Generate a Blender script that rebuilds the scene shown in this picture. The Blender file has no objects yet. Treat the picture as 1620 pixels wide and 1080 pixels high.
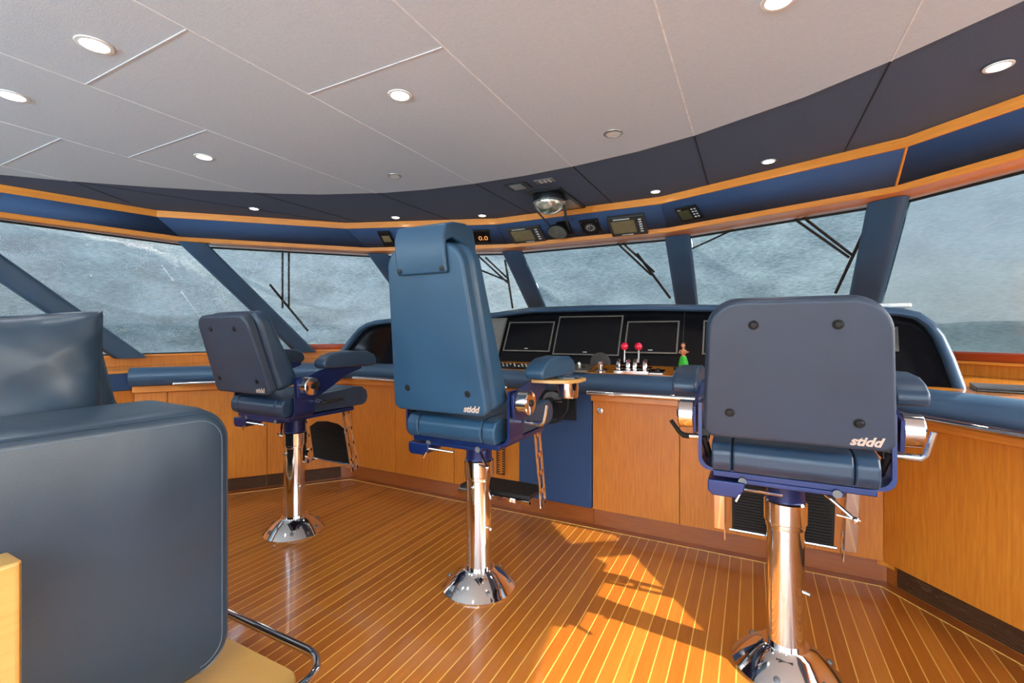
import bpy, bmesh, math, random
from mathutils import Vector, Matrix
random.seed(4)
SC = bpy.context.scene
COL = SC.collection
PI = math.pi

# ------------------------------------------------------------------ materials
def srgb(r, g, b):
    f = lambda c: (c / 255 / 12.92) if c / 255 <= .04045 else ((c / 255 + .055) / 1.055) ** 2.4
    return (f(r), f(g), f(b), 1)

def newmat(name):
    m = bpy.data.materials.new(name); m.use_nodes = True
    nt = m.node_tree
    return m, nt, nt.nodes['Principled BSDF']

def noise(nt, scale, sc3=(1, 1, 1), detail=4, coord='Object', rough=.5):
    tc = nt.nodes.new('ShaderNodeTexCoord'); mp = nt.nodes.new('ShaderNodeMapping')
    mp.inputs['Scale'].default_value = sc3
    n = nt.nodes.new('ShaderNodeTexNoise'); n.inputs['Scale'].default_value = scale
    n.inputs['Detail'].default_value = detail; n.inputs['Roughness'].default_value = rough
    nt.links.new(tc.outputs[coord], mp.inputs[0]); nt.links.new(mp.outputs[0], n.inputs['Vector'])
    return n

def ramp(nt, src, stops):
    r = nt.nodes.new('ShaderNodeValToRGB'); cr = r.color_ramp
    while len(cr.elements) < len(stops): cr.elements.new(.5)
    for e, (p, c) in zip(cr.elements, stops): e.position = p; e.color = c
    nt.links.new(src, r.inputs[0]); return r

def bump(nt, b, src, strength, dist=.01):
    bp = nt.nodes.new('ShaderNodeBump'); bp.inputs['Strength'].default_value = strength
    bp.inputs['Distance'].default_value = dist
    nt.links.new(src, bp.inputs['Height']); nt.links.new(bp.outputs[0], b.inputs['Normal'])

def plain(name, c, rough=.5, metal=0., coat=0., var=.12, nscale=30, bmp=.0, spec=.5):
    m, nt, b = newmat(name)
    n = noise(nt, nscale)
    lo = tuple(x * (1 - var) for x in c[:3]) + (1,); hi = tuple(min(1, x * (1 + var)) for x in c[:3]) + (1,)
    r = ramp(nt, n.outputs['Fac'], [(.3, lo), (.7, hi)])
    nt.links.new(r.outputs[0], b.inputs['Base Color'])
    b.inputs['Roughness'].default_value = rough; b.inputs['Metallic'].default_value = metal
    b.inputs['Coat Weight'].default_value = coat; b.inputs['Coat Roughness'].default_value = .08
    b.inputs['Specular IOR Level'].default_value = spec
    if bmp: bump(nt, b, n.outputs['Fac'], bmp)
    return m

def leather(name, c, rough=.42, crease=0):
    m, nt, b = newmat(name)
    n = noise(nt, 3.5, detail=6)
    lo = tuple(x * .88 for x in c[:3]) + (1,); hi = tuple(x * 1.12 for x in c[:3]) + (1,)
    r = ramp(nt, n.outputs['Fac'], [(.35, lo), (.65, hi)])
    nt.links.new(r.outputs[0], b.inputs['Base Color'])
    rr = ramp(nt, n.outputs['Fac'], [(.3, (rough - .05,) * 3 + (1,)), (.7, (rough + .07,) * 3 + (1,))])
    nt.links.new(rr.outputs[0], b.inputs['Roughness'])
    b.inputs['Specular IOR Level'].default_value = .5
    n2 = noise(nt, 220, detail=2); bump(nt, b, n2.outputs['Fac'], .12, .002)
    if crease:
        n3 = noise(nt, 3.2, (1, 1.8, 1), 2, rough=.4); b2 = nt.nodes.new('ShaderNodeBump'); b2.inputs['Strength'].default_value = crease; b2.inputs['Distance'].default_value = .03
        nt.links.new(n3.outputs['Fac'], b2.inputs['Height']); b1 = [x for x in nt.nodes if x.type == 'BUMP' and x != b2][0]
        nt.links.new(b2.outputs[0], b1.inputs['Normal'])
    return m

def wood(name, dark, light, rough=.32, coat=.35, vertical=True, scale=18):
    m, nt, b = newmat(name)
    n = noise(nt, scale, (5, 5, .35) if vertical else (.35, .35, 6), detail=6, rough=.6)
    n2 = noise(nt, 1.6, (1, 1, .4) if vertical else (1, 1, 1), detail=3)
    mx = nt.nodes.new('ShaderNodeMix'); mx.data_type = 'FLOAT'; mx.inputs[0].default_value = .4
    nt.links.new(n.outputs['Fac'], mx.inputs[2]); nt.links.new(n2.outputs['Fac'], mx.inputs[3])
    r = ramp(nt, mx.outputs[0], [(.33, dark), (.68, light)])
    nt.links.new(r.outputs[0], b.inputs['Base Color'])
    b.inputs['Roughness'].default_value = rough
    b.inputs['Coat Weight'].default_value = coat; b.inputs['Coat Roughness'].default_value = .12
    bump(nt, b, n.outputs['Fac'], .04, .002)
    return m

def emit(name, c, s):
    m = bpy.data.materials.new(name); m.use_nodes = True; nt = m.node_tree
    nt.nodes.remove(nt.nodes['Principled BSDF']); e = nt.nodes.new('ShaderNodeEmission')
    e.inputs[0].default_value = c; e.inputs[1].default_value = s
    nt.links.new(e.outputs[0], nt.nodes['Material Output'].inputs[0]); return m

M = {}
M['leather'] = leather('blue_leather', srgb(54, 80, 106))
M['leather_dark'] = leather('slate_blue_leather', srgb(42, 52, 68), .5)
M['leather_teal'] = leather('teal_blue_leather', srgb(34, 68, 94), .4)
M['leather_soft'] = leather('soft_blue_leather', srgb(38, 55, 70), .36, .16)
M['leather_seat'] = leather('dark_blue_seat_leather', srgb(38, 56, 76), .36)
M['stitch'] = plain('stitching', srgb(84, 100, 116), .7)
M['navy'] = plain('navy_fabric', srgb(44, 68, 104), .85, nscale=200, bmp=.15)
M['navy_dark'] = plain('navy_soffit_fabric', srgb(72, 86, 110), .8, nscale=150, bmp=.1)
M['blue_metal'] = plain('blue_anodised_metal', srgb(22, 42, 96), .3, .4, .3)
M['chrome'] = plain('chrome', (.82, .80, .78, 1), .06, 1., var=.02)
M['brushed'] = plain('brushed_steel', (.6, .6, .6, 1), .25, 1., var=.06)
M['black'] = plain('black_plastic', (.008, .008, .009, 1), .42, spec=.3)
M['blackglass'] = plain('black_gloss_panel', (.004, .004, .005, 1), .1, var=.3, spec=.35)
M['screen'] = plain('screen_glass', (.004, .004, .005, 1), .14, spec=.4)
M['grey'] = plain('grey_plastic', srgb(110, 108, 104), .45)
M['bezel'] = plain('dark_bezel', srgb(70, 68, 66), .35, .3)
M['silver'] = plain('silver_bezel', srgb(150, 145, 138), .3, .7)
M['lcd'] = plain('lcd_glass', srgb(128, 116, 84), .3)
M['lcd_dark'] = plain('lcd_dark_glass', srgb(70, 72, 50), .3)
M['white'] = plain('white_plastic', srgb(225, 225, 220), .4)
M['whitemark'] = plain('white_marking', srgb(215, 215, 210), .5)
M['logo'] = plain('pale_logo_ink', srgb(196, 176, 160), .6)
M['rubber'] = plain('rubber', (.014, .013, .012, 1), .6, spec=.3, bmp=.2, nscale=120)
M['red'] = plain('red_ball', srgb(220, 20, 60), .15, coat=.5)
M['redwood'] = wood('red_varnished_wood', srgb(150, 52, 18), srgb(190, 78, 34), .25, .6, False)
M['wood'] = wood('teak_door_veneer', srgb(186, 98, 20), srgb(222, 136, 40), .42, .15)
M['wood_h'] = wood('teak_trim', srgb(214, 122, 36), srgb(240, 152, 60), .35, .3, False)
M['wood_top'] = wood('teak_worktop', srgb(178, 100, 26), srgb(216, 140, 54), .2, .6, False)
M['wood_light'] = wood('light_wood', srgb(196, 146, 76), srgb(214, 166, 92), .35, .3, False, 8)
M['wood_dark'] = wood('dark_teak_toe', srgb(140, 70, 22), srgb(172, 92, 34), .35, .3, False)
M['holly'] = plain('holly_inlay', srgb(236, 188, 96), .25, coat=.4)
M['vent'] = plain('vent_slats', srgb(84, 50, 26), .5)
M['green'] = plain('green_raffia', srgb(40, 160, 30), .6, nscale=200, bmp=.4)
M['skin'] = plain('doll_skin', srgb(190, 120, 80), .5)
M['hair'] = plain('doll_hair', srgb(50, 22, 14), .5)
M['mirrorface'] = plain('smoky_mirror', srgb(112, 118, 112), .2, .3, .5, var=.3, nscale=12)
M['lit'] = emit('lamp_lens', (1, .97, .9, 1), 22)
M['litwarm'] = emit('warm_lamp_lens', (1, .82, .5, 1), 14)
M['digits'] = emit('orange_digits', (1, .4, .12, 1), 1.2)
M['darklens'] = plain('frosted_lens', srgb(215, 215, 210), .3)
M['wiper'] = plain('wiper_black', (.02, .02, .022, 1), .5)

# ceiling cloth-like panels
m, nt, b = newmat('ceiling_panel_vinyl')
n = noise(nt, 90, (1, 3, 1), 3); r = ramp(nt, n.outputs['Fac'], [(.3, srgb(190, 202, 212)), (.7, srgb(202, 213, 224))])
nt.links.new(r.outputs[0], b.inputs['Base Color']); b.inputs['Roughness'].default_value = .6
bump(nt, b, n.outputs['Fac'], .1, .003); M['ceil'] = m
M['bead'] = plain('ceiling_joint', srgb(222, 226, 230), .5)
M['bolt'] = plain('dull_bolt_steel', srgb(120, 120, 120), .5, .6)
M['bead_dark'] = plain('soffit_joint', srgb(20, 24, 34), .8)

# teak and holly floor: planks run fore and aft
m, nt, b = newmat('teak_and_holly_floor')
tc = nt.nodes.new('ShaderNodeTexCoord'); sp = nt.nodes.new('ShaderNodeSeparateXYZ')
nt.links.new(tc.outputs['Object'], sp.inputs[0])
def mth(op, a, bb=None):
    nd = nt.nodes.new('ShaderNodeMath'); nd.operation = op
    for i, v in enumerate((a, bb)):
        if v is None: continue
        if isinstance(v, (int, float)): nd.inputs[i].default_value = v
        else: nt.links.new(v, nd.inputs[i])
    return nd.outputs[0]
xs = mth('DIVIDE', mth('SUBTRACT', sp.outputs[0], 1.188 - 50 * .0557 + .0), .0557)
fr = mth('FRACT', xs); idx = mth('FLOOR', xs)
line = mth('LESS_THAN', fr, .075)
wn = nt.nodes.new('ShaderNodeTexWhiteNoise'); wn.noise_dimensions = '1D'; nt.links.new(idx, wn.inputs['W'])
n = noise(nt, 10, (7, .5, 1), 6, rough=.6)
mixf = mth('ADD', mth('MULTIPLY', wn.outputs['Value'], .45), mth('MULTIPLY', n.outputs['Fac'], .6))
r = ramp(nt, mixf, [(.15, srgb(150, 80, 24)), (.55, srgb(176, 102, 34)), (.95, srgb(198, 124, 46))])
mx = nt.nodes.new('ShaderNodeMix'); mx.data_type = 'RGBA'
nt.links.new(line, mx.inputs[0]); nt.links.new(r.outputs[0], mx.inputs[6]); mx.inputs[7].default_value = srgb(232, 184, 92)
nt.links.new(mx.outputs[2], b.inputs['Base Color']); b.inputs['Roughness'].default_value = .3
b.inputs['Coat Weight'].default_value = .55; b.inputs['Coat Roughness'].default_value = .07
bump(nt, b, n.outputs['Fac'], .03, .002); M['floor'] = m

def glassmat(name, drops, tint=.95):
    m = bpy.data.materials.new(name); m.use_nodes = True; nt = m.node_tree
    nt.nodes.remove(nt.nodes['Principled BSDF']); out = nt.nodes['Material Output']
    t = nt.nodes.new('ShaderNodeBsdfTransparent'); g = nt.nodes.new('ShaderNodeBsdfGlossy'); g.inputs['Roughness'].default_value = .02
    t.inputs[0].default_value = (tint, tint * 1.01, tint * 1.01, 1)
    mix = nt.nodes.new('ShaderNodeMixShader'); mix.inputs[0].default_value = .05
    nt.links.new(t.outputs[0], mix.inputs[1]); nt.links.new(g.outputs[0], mix.inputs[2]); last = mix
    if drops:
        tc = nt.nodes.new('ShaderNodeTexCoord'); v = nt.nodes.new('ShaderNodeTexVoronoi'); v.inputs['Scale'].default_value = 130
        nt.links.new(tc.outputs['Object'], v.inputs['Vector'])
        r = ramp(nt, v.outputs['Distance'], [(.12, (.8,) * 3 + (1,)), (.3, (0, 0, 0, 1))])
        n = noise(nt, 4, detail=5); r2 = ramp(nt, n.outputs['Fac'], [(.40, (0, 0, 0, 1)), (.58, (1, 1, 1, 1))])
        mu = nt.nodes.new('ShaderNodeMath'); mu.operation = 'MULTIPLY'
        nt.links.new(r.outputs[0], mu.inputs[0]); nt.links.new(r2.outputs[0], mu.inputs[1])
        tr = nt.nodes.new('ShaderNodeBsdfTranslucent'); tr.inputs[0].default_value = (.9, .95, .95, 1)
        m2 = nt.nodes.new('ShaderNodeMixShader'); nt.links.new(mu.outputs[0], m2.inputs[0])
        nt.links.new(mix.outputs[0], m2.inputs[1]); nt.links.new(tr.outputs[0], m2.inputs[2]); last = m2
    nt.links.new(last.outputs[0], out.inputs[0]); return m
M['glass'] = glassmat('solar_window_glass', False, .62); M['wetglass'] = glassmat('wet_window_glass', True, .66); M['clearglass'] = glassmat('clear_window_glass', False, .95)

def covermat(name, c1, c2, alpha):
    m = bpy.data.materials.new(name); m.use_nodes = True; nt = m.node_tree
    nt.nodes.remove(nt.nodes['Principled BSDF']); out = nt.nodes['Material Output']
    n = noise(nt, 34, (.7, .7, 5), 5, rough=.65); n2 = noise(nt, 2.6, (1, 1, 2.6), 5)
    mx = nt.nodes.new('ShaderNodeMix'); mx.data_type = 'FLOAT'; mx.inputs[0].default_value = .38
    nt.links.new(n.outputs['Fac'], mx.inputs[2]); nt.links.new(n2.outputs['Fac'], mx.inputs[3])
    r = ramp(nt, mx.outputs[0], [(.36, c1), (.64, c2)])
    d = nt.nodes.new('ShaderNodeBsdfDiffuse'); tr = nt.nodes.new('ShaderNodeBsdfTranslucent'); t = nt.nodes.new('ShaderNodeBsdfTransparent')
    nt.links.new(r.outputs[0], d.inputs[0]); nt.links.new(r.outputs[0], tr.inputs[0])
    a = nt.nodes.new('ShaderNodeMixShader'); a.inputs[0].default_value = .7
    nt.links.new(d.outputs[0], a.inputs[1]); nt.links.new(tr.outputs[0], a.inputs[2])
    k = nt.nodes.new('ShaderNodeMixShader'); k.inputs[0].default_value = alpha
    nt.links.new(a.outputs[0], k.inputs[1]); nt.links.new(t.outputs[0], k.inputs[2])
    nt.links.new(k.outputs[0], out.inputs[0]); return m
M['cover_grey'] = covermat('grey_mesh_cover', srgb(66, 75, 75), srgb(128, 137, 136), .03)
M['cover_blue'] = covermat('blue_grey_mesh_cover', srgb(48, 63, 69), srgb(94, 108, 112), .02)
M['cover_open'] = covermat('open_mesh_cover', srgb(40, 52, 58), srgb(62, 75, 80), .07)

# ------------------------------------------------------------------ mesh builder
def frame(o, x, y):
    x = Vector(x).normalized(); y = Vector(y); z = x.cross(y).normalized(); y = z.cross(x)
    m = Matrix((x, y, z)).transposed().to_4x4(); m.translation = Vector(o); return m

class MB:
    def __init__(s): s.bm = bmesh.new(); s.mi = 0
    def face(s, vs):
        try: f = s.bm.faces.new(vs); f.material_index = s.mi; return f
        except ValueError: return None
    def box(s, p0, p1, mat=None):
        mat = mat or Matrix()
        v = [s.bm.verts.new(mat @ Vector(((p0, p1)[i][0], (p0, p1)[j][1], (p0, p1)[k][2]))) for i in (0, 1) for j in (0, 1) for k in (0, 1)]
        for q in ((0, 1, 3, 2), (4, 6, 7, 5), (0, 4, 5, 1), (2, 3, 7, 6), (0, 2, 6, 4), (1, 5, 7, 3)): s.face([v[i] for i in q])
        return s
    def prism(s, poly, h0, h1, mat=None):
        """poly in local xy, extruded along local z from h0 to h1"""
        mat = mat or Matrix()
        a = [s.bm.verts.new(mat @ Vector((x, y, h0))) for x, y in poly]; b = [s.bm.verts.new(mat @ Vector((x, y, h1))) for x, y in poly]
        s.face(a[::-1]); s.face(b)
        for i in range(len(a)): j = (i + 1) % len(a); s.face([a[i], a[j], b[j], b[i]])
        return s
    def rings(s, rings, closed=False, caps=True, ringclosed=True):
        R = [[s.bm.verts.new(p) for p in r] for r in rings]; n = len(R[0])
        for i in range(len(R) if closed else len(R) - 1):
            a, b = R[i], R[(i + 1) % len(R)]
            for j in range(n if ringclosed else n - 1): k = (j + 1) % n; s.face([a[j], a[k], b[k], b[j]])
        if caps and not closed and ringclosed: s.face(R[0][::-1]); s.face(R[-1])
        return s
    def tube(s, pts, r, seg=10, closed=False, flat=None):
        pts = [Vector(p) for p in pts]; n = len(pts); rings = []
        up = None
        for i, p in enumerate(pts):
            a = pts[(i - 1) % n] if closed else pts[max(i - 1, 0)]; b = pts[(i + 1) % n] if closed else pts[min(i + 1, n - 1)]
            t = (b - a).normalized()
            if up is None: up = Vector((0, 0, 1)) if abs(t.z) < .9 else Vector((1, 0, 0))
            sd = t.cross(up).normalized(); up = sd.cross(t).normalized()
            rr = r[i] if isinstance(r, (list, tuple)) else r
            rings.append([p + sd * math.cos(2 * PI * k / seg) * rr + up * math.sin(2 * PI * k / seg) * rr * (flat or 1) for k in range(seg)])
        return s.rings(rings, closed)
    def lathe(s, prof, seg=32, mat=None):
        mat = mat or Matrix()
        rings = [[mat @ Vector((max(r, 1e-4) * math.cos(2 * PI * k / seg), max(r, 1e-4) * math.sin(2 * PI * k / seg), z)) for k in range(seg)] for r, z in prof]
        return s.rings(rings)
    def ball(s, c, r, seg=16, sc=(1, 1, 1)):
        c = Vector(c)
        pr = [(math.sin(PI * i / 8) * r, -math.cos(PI * i / 8) * r) for i in range(9)]
        m = Matrix.Translation(c) @ Matrix.Diagonal((*sc, 1)); return s.lathe(pr, seg, m)
    def sweep(s, line, prof, closedprof=True):
        """line: 2D plan polyline port to starboard; prof: (inward offset, z)"""
        rings = [[Vector((*o, z)) for o, z in zip(offs, [q[1] for q in prof])] for offs in zip(*[offset(line, q[0]) for q in prof])]
        return s.rings(rings, ringclosed=closedprof, caps=closedprof)
    def loft(s, la, lb):
        a = [s.bm.verts.new(p) for p in la]; b = [s.bm.verts.new(p) for p in lb]
        for i in range(len(a) - 1): s.face([a[i], a[i + 1], b[i + 1], b[i]])
        return s
    def grid(s, fn, nu, nv):
        V = [[s.bm.verts.new(fn(i / nu, j / nv)) for j in range(nv + 1)] for i in range(nu + 1)]
        for i in range(nu):
            for j in range(nv): s.face([V[i][j], V[i + 1][j], V[i + 1][j + 1], V[i][j + 1]])
        return s
    def build(s, name, mat, parent=None, bevel=0, seg=3, ang=35, solid=0, sub=0, label=None, fix=True):
        if fix: bmesh.ops.recalc_face_normals(s.bm, faces=s.bm.faces)
        me = bpy.data.meshes.new(name); s.bm.to_mesh(me); s.bm.free()
        for x in (mat if isinstance(mat, (list, tuple)) else [mat]): me.materials.append(M[x] if isinstance(x, str) else x)
        for p in me.polygons: p.use_smooth = True
        me.set_sharp_from_angle(angle=math.radians(ang))
        o = bpy.data.objects.new(name, me); COL.objects.link(o)
        if parent: o.parent = parent
        if solid:
            md = o.modifiers.new('solid', 'SOLIDIFY'); md.thickness = solid; md.offset = 0
        if bevel:
            md = o.modifiers.new('bevel', 'BEVEL'); md.width = bevel; md.segments = seg; md.limit_method = 'ANGLE'; md.angle_limit = math.radians(30)
            md.harden_normals = True
        if sub:
            md = o.modifiers.new('sub', 'SUBSURF'); md.levels = md.render_levels = sub
        if label: o['label'] = label
        return o

def offset(line, d):
    """plan offset toward the room (right-hand side of port->starboard travel)"""
    P = [Vector(p) for p in line]; out = []
    for i, p in enumerate(P):
        ns = []
        if i > 0: t = (p - P[i - 1]).normalized(); ns.append(Vector((t.y, -t.x)))
        if i < len(P) - 1: t = (P[i + 1] - p).normalized(); ns.append(Vector((t.y, -t.x)))
        n = sum(ns, Vector((0, 0))).normalized(); k = 1 / max(.3, n.dot(ns[0]))
        out.append((p.x + n.x * d * k, p.y + n.y * d * k))
    return out

def arc(cx, cy, r, a0, a1, n=6):
    return [(cx + r * math.cos(math.radians(a0 + (a1 - a0) * i / n)), cy + r * math.sin(math.radians(a0 + (a1 - a0) * i / n))) for i in range(n + 1)]

def tag(o, label, cat, group=None):
    o['label'] = label; o['category'] = cat
    if group: o['group'] = group
    return o
def struct(o): o['kind'] = 'structure'; return o
def thing(name, loc, label, cat, rz=0, group=None):
    o = bpy.data.objects.new(name, None); COL.objects.link(o); o.location = loc; o.rotation_euler = (0, 0, rz)
    o.empty_display_size = .1
    return tag(o, label, cat, group)
def text(name, body, mat, parent, mtx, size, shear=0, off=0.0, ext=.0005):
    cu = bpy.data.curves.new(name, 'FONT'); cu.body = body; cu.size = size; cu.shear = shear; cu.extrude = ext; cu.offset = off
    cu.align_x = 'CENTER'; cu.align_y = 'CENTER'
    tmp = bpy.data.objects.new(name, cu); COL.objects.link(tmp)
    dg = bpy.context.evaluated_depsgraph_get(); me = bpy.data.meshes.new_from_object(tmp.evaluated_get(dg))
    bpy.data.objects.remove(tmp); me.transform(mtx); me.materials.clear(); me.materials.append(M[mat])
    o = bpy.data.objects.new(name, me); COL.objects.link(o)
    if parent: o.parent = parent
    return o

# ------------------------------------------------------------------ plan of the wheelhouse (X starboard, Y forward, metres)
def mirror(half):  # half: starboard points from the middle going aft
    return [(-x, y) for x, y in half[::-1]] + list(half)
LOW = mirror([(.685, 3.615), (1.93, 3.16), (2.93, 2.10), (3.12, 1.12), (3.3, -.6), (3.42, -2.7)])
UP = mirror([(.67, 3.395), (1.92, 2.925), (2.93, 1.93), (3.11, 1.12), (3.28, -.6), (3.4, -2.7)])
GT = mirror([(.76, 3.82), (2.02, 3.34), (3.05, 2.2), (3.26, .77), (3.43, -.6), (3.55, -2.9)])
RK = 1.15
ZT, ZS = 2.005, 1.072
GS = [(x, y + RK * (ZT - ZS)) for x, y in GT]
DOOR = mirror([(1.825, 2.89), (2.75, 1.70), (2.87, .9), (3.0, -2.7)])
HC = 2.22

# floor
b = MB(); b.prism(mirror([(1.0, 4.9), (2.0, 4.4), (3.3, 2.3), (3.5, -2.9)]), -.05, 0); struct(b.build('floor', 'floor'))
kick = offset(DOOR, -.03)
b = MB(); b.sweep(kick, [(0, .0005), (.062, .0005), (.062, .0025), (0, .0025)]); struct(b.build('trim_1', 'wood_dark'))
b = MB(); b.sweep(kick, [(.062, .0005), (.066, .0005), (.066, .003), (.062, .003)]); struct(b.build('trim_2', 'holly'))

# ceiling: white panels with an arched front edge under a navy soffit
ARC = mirror([(.35, 2.525), (.7, 2.48), (1.0, 2.405), (1.43, 2.225), (1.68, 2.07), (2.0, 1.83), (2.3, 1.58), (2.6, 1.30), (2.84, 1.03), (3.02, .7), (3.1, .3)])
ARC = ARC[:11] + [(0, 2.54)] + ARC[11:]
def arcy(x):
    for (x0, y0), (x1, y1) in zip(ARC, ARC[1:]):
        if x0 <= x <= x1: return y0 + (y1 - y0) * (x - x0) / (x1 - x0)
    return .3
b = MB(); b.prism([(-3.1, -2.7)] + ARC + [(3.1, -2.7)], HC - .004, HC + .012); 
seams = [-2.6, -1.8, -1.055, -.35, .318, .99, 1.68, 2.4]
b.mi = 1
for x in seams: b.box((x - .0028, -2.7, HC - .0055), (x + .0028, arcy(x), HC - .003))
for (x0, x1, y) in ((-.35, -1.055, .82 + .0), (.318, -.35, 1.27), (-1.055, -1.8, 1.27), (-1.8, -2.6, .99), (-2.6, -3.1, .2), (-.35, .318, -.4), (.99, 1.68, .5), (.318, .99, -.2)):
    b.box((min(x0, x1), y - .0022, HC - .0055), (max(x0, x1), y + .0022, HC - .003))
struct(b.build('ceiling', ['ceil', 'bead']))
b = MB(); b.prism(UP, HC, HC + .05); b.mi = 1
upy = lambda x: next(y0 + (y1 - y0) * (x - x0) / (x1 - x0) for (x0, y0), (x1, y1) in zip(UP, UP[1:]) if x0 <= x <= x1)
for x in (-1.8, -1.055, -.35, .318, .99, 1.68, 2.4): b.box((x - .003, arcy(x), HC - .002), (x + .003, upy(x), HC + .001))
for (xa, ya, xb, yb) in ((-2.6, 1.30, -2.86, 1.72), (-2.6, 1.31, -1.95, 2.89)):
    f = frame((xa, ya, HC), (xb - xa, yb - ya, 0), (-(yb - ya), xb - xa, 0)); b.box((0, -.003, -.002), (math.hypot(xb - xa, yb - ya), .003, .001), f)
struct(b.build('trim_3', ['navy_dark', 'bead_dark']))
# upper teak band, navy fascia, lower teak band with its underside
b = MB(); b.sweep(UP, [(-.01, 2.168), (.012, 2.168), (.012, HC), (-.01, HC)]); struct(b.build('trim_4', 'wood_h', bevel=.002, seg=1))
b = MB()
for i in range(len(LOW) - 1):
    g = .0025
    a0, a1 = Vector((*LOW[i], 2.04)), Vector((*LOW[i + 1], 2.04)); c0, c1 = Vector((*UP[i], 2.172)), Vector((*UP[i + 1], 2.172))
    u = (a1 - a0).normalized() * g; b.loft([a0 + u, a1 - u], [c0 + u, c1 - u])
struct(b.build('trim_5', 'navy', solid=.012))
b = MB(); b.loft([Vector((*p, 2.03)) for p in offset(LOW, -.02)], [Vector((*p, 2.18)) for p in offset(UP, -.02)]); struct(b.build('trim_6', 'bead_dark', solid=.01))
b = MB(); b.sweep(LOW, [(-.03, 2.006), (.01, 2.006), (.014, 2.01), (.014, 2.04), (.01, 2.044), (-.03, 2.044)])
b.loft([Vector((*p, 2.008)) for p in LOW], [Vector((*p, 2.008)) for p in offset(GT, -.06)])
b.loft([Vector((*p, 2.03)) for p in offset(GT, -.06)], [Vector((*p, 2.03)) for p in LOW]); struct(b.build('trim_7', 'wood_h'))
for s in (1, -1):  # teak strip over the fascia corner
    if s == 1:
        b = MB(); b.tube([(1.93, 3.15, 2.04), (1.92, 2.915, 2.17)], .007, 6); struct(b.build('trim_8', 'wood_h'))

# windows: raked glass panes
names = ['port_aft2', 'port_aft', 'port_side', 'p47', 'p21', 'c', 's21', 's47', 'side', 'aft', 'aft2']
def onpane(i, u, z, off=0.0):
    a, c = Vector((*GT[i], ZT)), Vector((*GT[i + 1], ZT)); p = a.lerp(c, u) + Vector((0, RK, -1)) * (ZT - z)
    n = (c - a).cross(Vector((0, RK, -1))).normalized(); n = n if n.y > 0 else -n
    if abs((c - a).normalized().y) > .9: n = n if n.x * a.x > 0 else -n
    return p + n * off
nw = len(GT) - 1
for i in range(nw):
    b = MB(); b.loft([onpane(i, 0, ZT), onpane(i, 1, ZT)], [onpane(i, 0, ZS - .02), onpane(i, 1, ZS - .02)])
    struct(b.build('window_%d' % (i + 1), 'clearglass' if i in (0, 8, 9, 10) else 'wetglass' if i < 5 else 'glass'))
    b = MB()  # black gasket round the pane
    for e in (((0.005, ZT - .006), (.995, ZT - .006)), ((.005, ZS + .008), (.995, ZS + .008))):
        b.tube([onpane(i, e[0][0], e[0][1], -.012), onpane(i, e[1][0], e[1][1], -.012)], .008, 6)
    struct(b.build('trim_%d' % (20 + i), 'rubber'))
# padded pillars leaning forward
for j, k in enumerate(range(1, len(GT) - 1)):
    if k > 8: continue
    p = Vector((GT[k][0] * (.965 if 3 <= k <= 8 else .985), GT[k][1], ZT)); t = (Vector(GT[k + 1]) - Vector(GT[k - 1])).normalized(); tv = Vector((t.x, t.y, 0)); nv = Vector((t.y, -t.x, 0))
    ax = Vector((0, RK, -1)); b = MB(); w, d = (.095, .05) if 4 <= k <= 8 else (.105, .05)
    rings = []
    for q in (0, (ZT - ZS + .02)):
        c = p + ax * q + nv * .035
        rings.append([c + tv * w * math.copysign(abs(math.cos(a)) ** .6, math.cos(a)) + nv * d * math.copysign(abs(math.sin(a)) ** .6, math.sin(a)) for a in [2 * PI * z / 28 for z in range(28)]])
    b.rings(rings); struct(b.build('trim_%d' % (40 + j), 'leather', ang=50))
# mesh covers hung outside the glass
def cover(i, mat, label, off=.16):
    b = MB(); rnd = random.Random(i * 7 + 1); ph = [rnd.uniform(0, 6) for _ in range(6)]
    def fn(u, v):
        z = ZT + .05 - v * (ZT - ZS + .12); u = u * .78 - .12 if i == 7 else u
        sag = .05 * (1 - abs(math.sin(v * 5.5 + 3.6 * (u - .5) ** 2 * 2 + ph[0]))) ** 2 * (.4 + .6 * math.sin(u * 3.1 + ph[4]) ** 2) + math.sin(v * 17 + u * 5 + ph[1]) * .007 + math.sin(v * 31 - u * 9 + ph[2]) * .003 + math.sin(u * 13 + v * 4 + ph[3]) * .006
        return onpane(i, -.02 + 1.04 * u, z, off + sag)
    b.grid(fn, 60, 60)
    return tag(b.build('window_cover', mat, fix=False), label, 'window cover')
cover(2, 'cover_grey', 'grey mesh cover outside the side window beyond the sofa cushion', .2)
cover(1, 'cover_grey', 'grey mesh cover outside the aftmost visible port side window', .2)
cover(3, 'cover_grey', 'rain-wet grey mesh cover outside the window behind the leftmost chair', .2)
cover(4, 'cover_grey', 'grey mesh cover outside the narrow window partly hidden by the tall helm chair', .2)
cover(5, 'cover_blue', 'pale blue mesh cover outside the middle window above the monitors', .2)
cover(6, 'cover_blue', 'pale blue mesh cover outside the window above the right chair', .2)
cover(7, 'cover_open', 'thin see-through mesh cover outside the rightmost window', .2)

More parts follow.
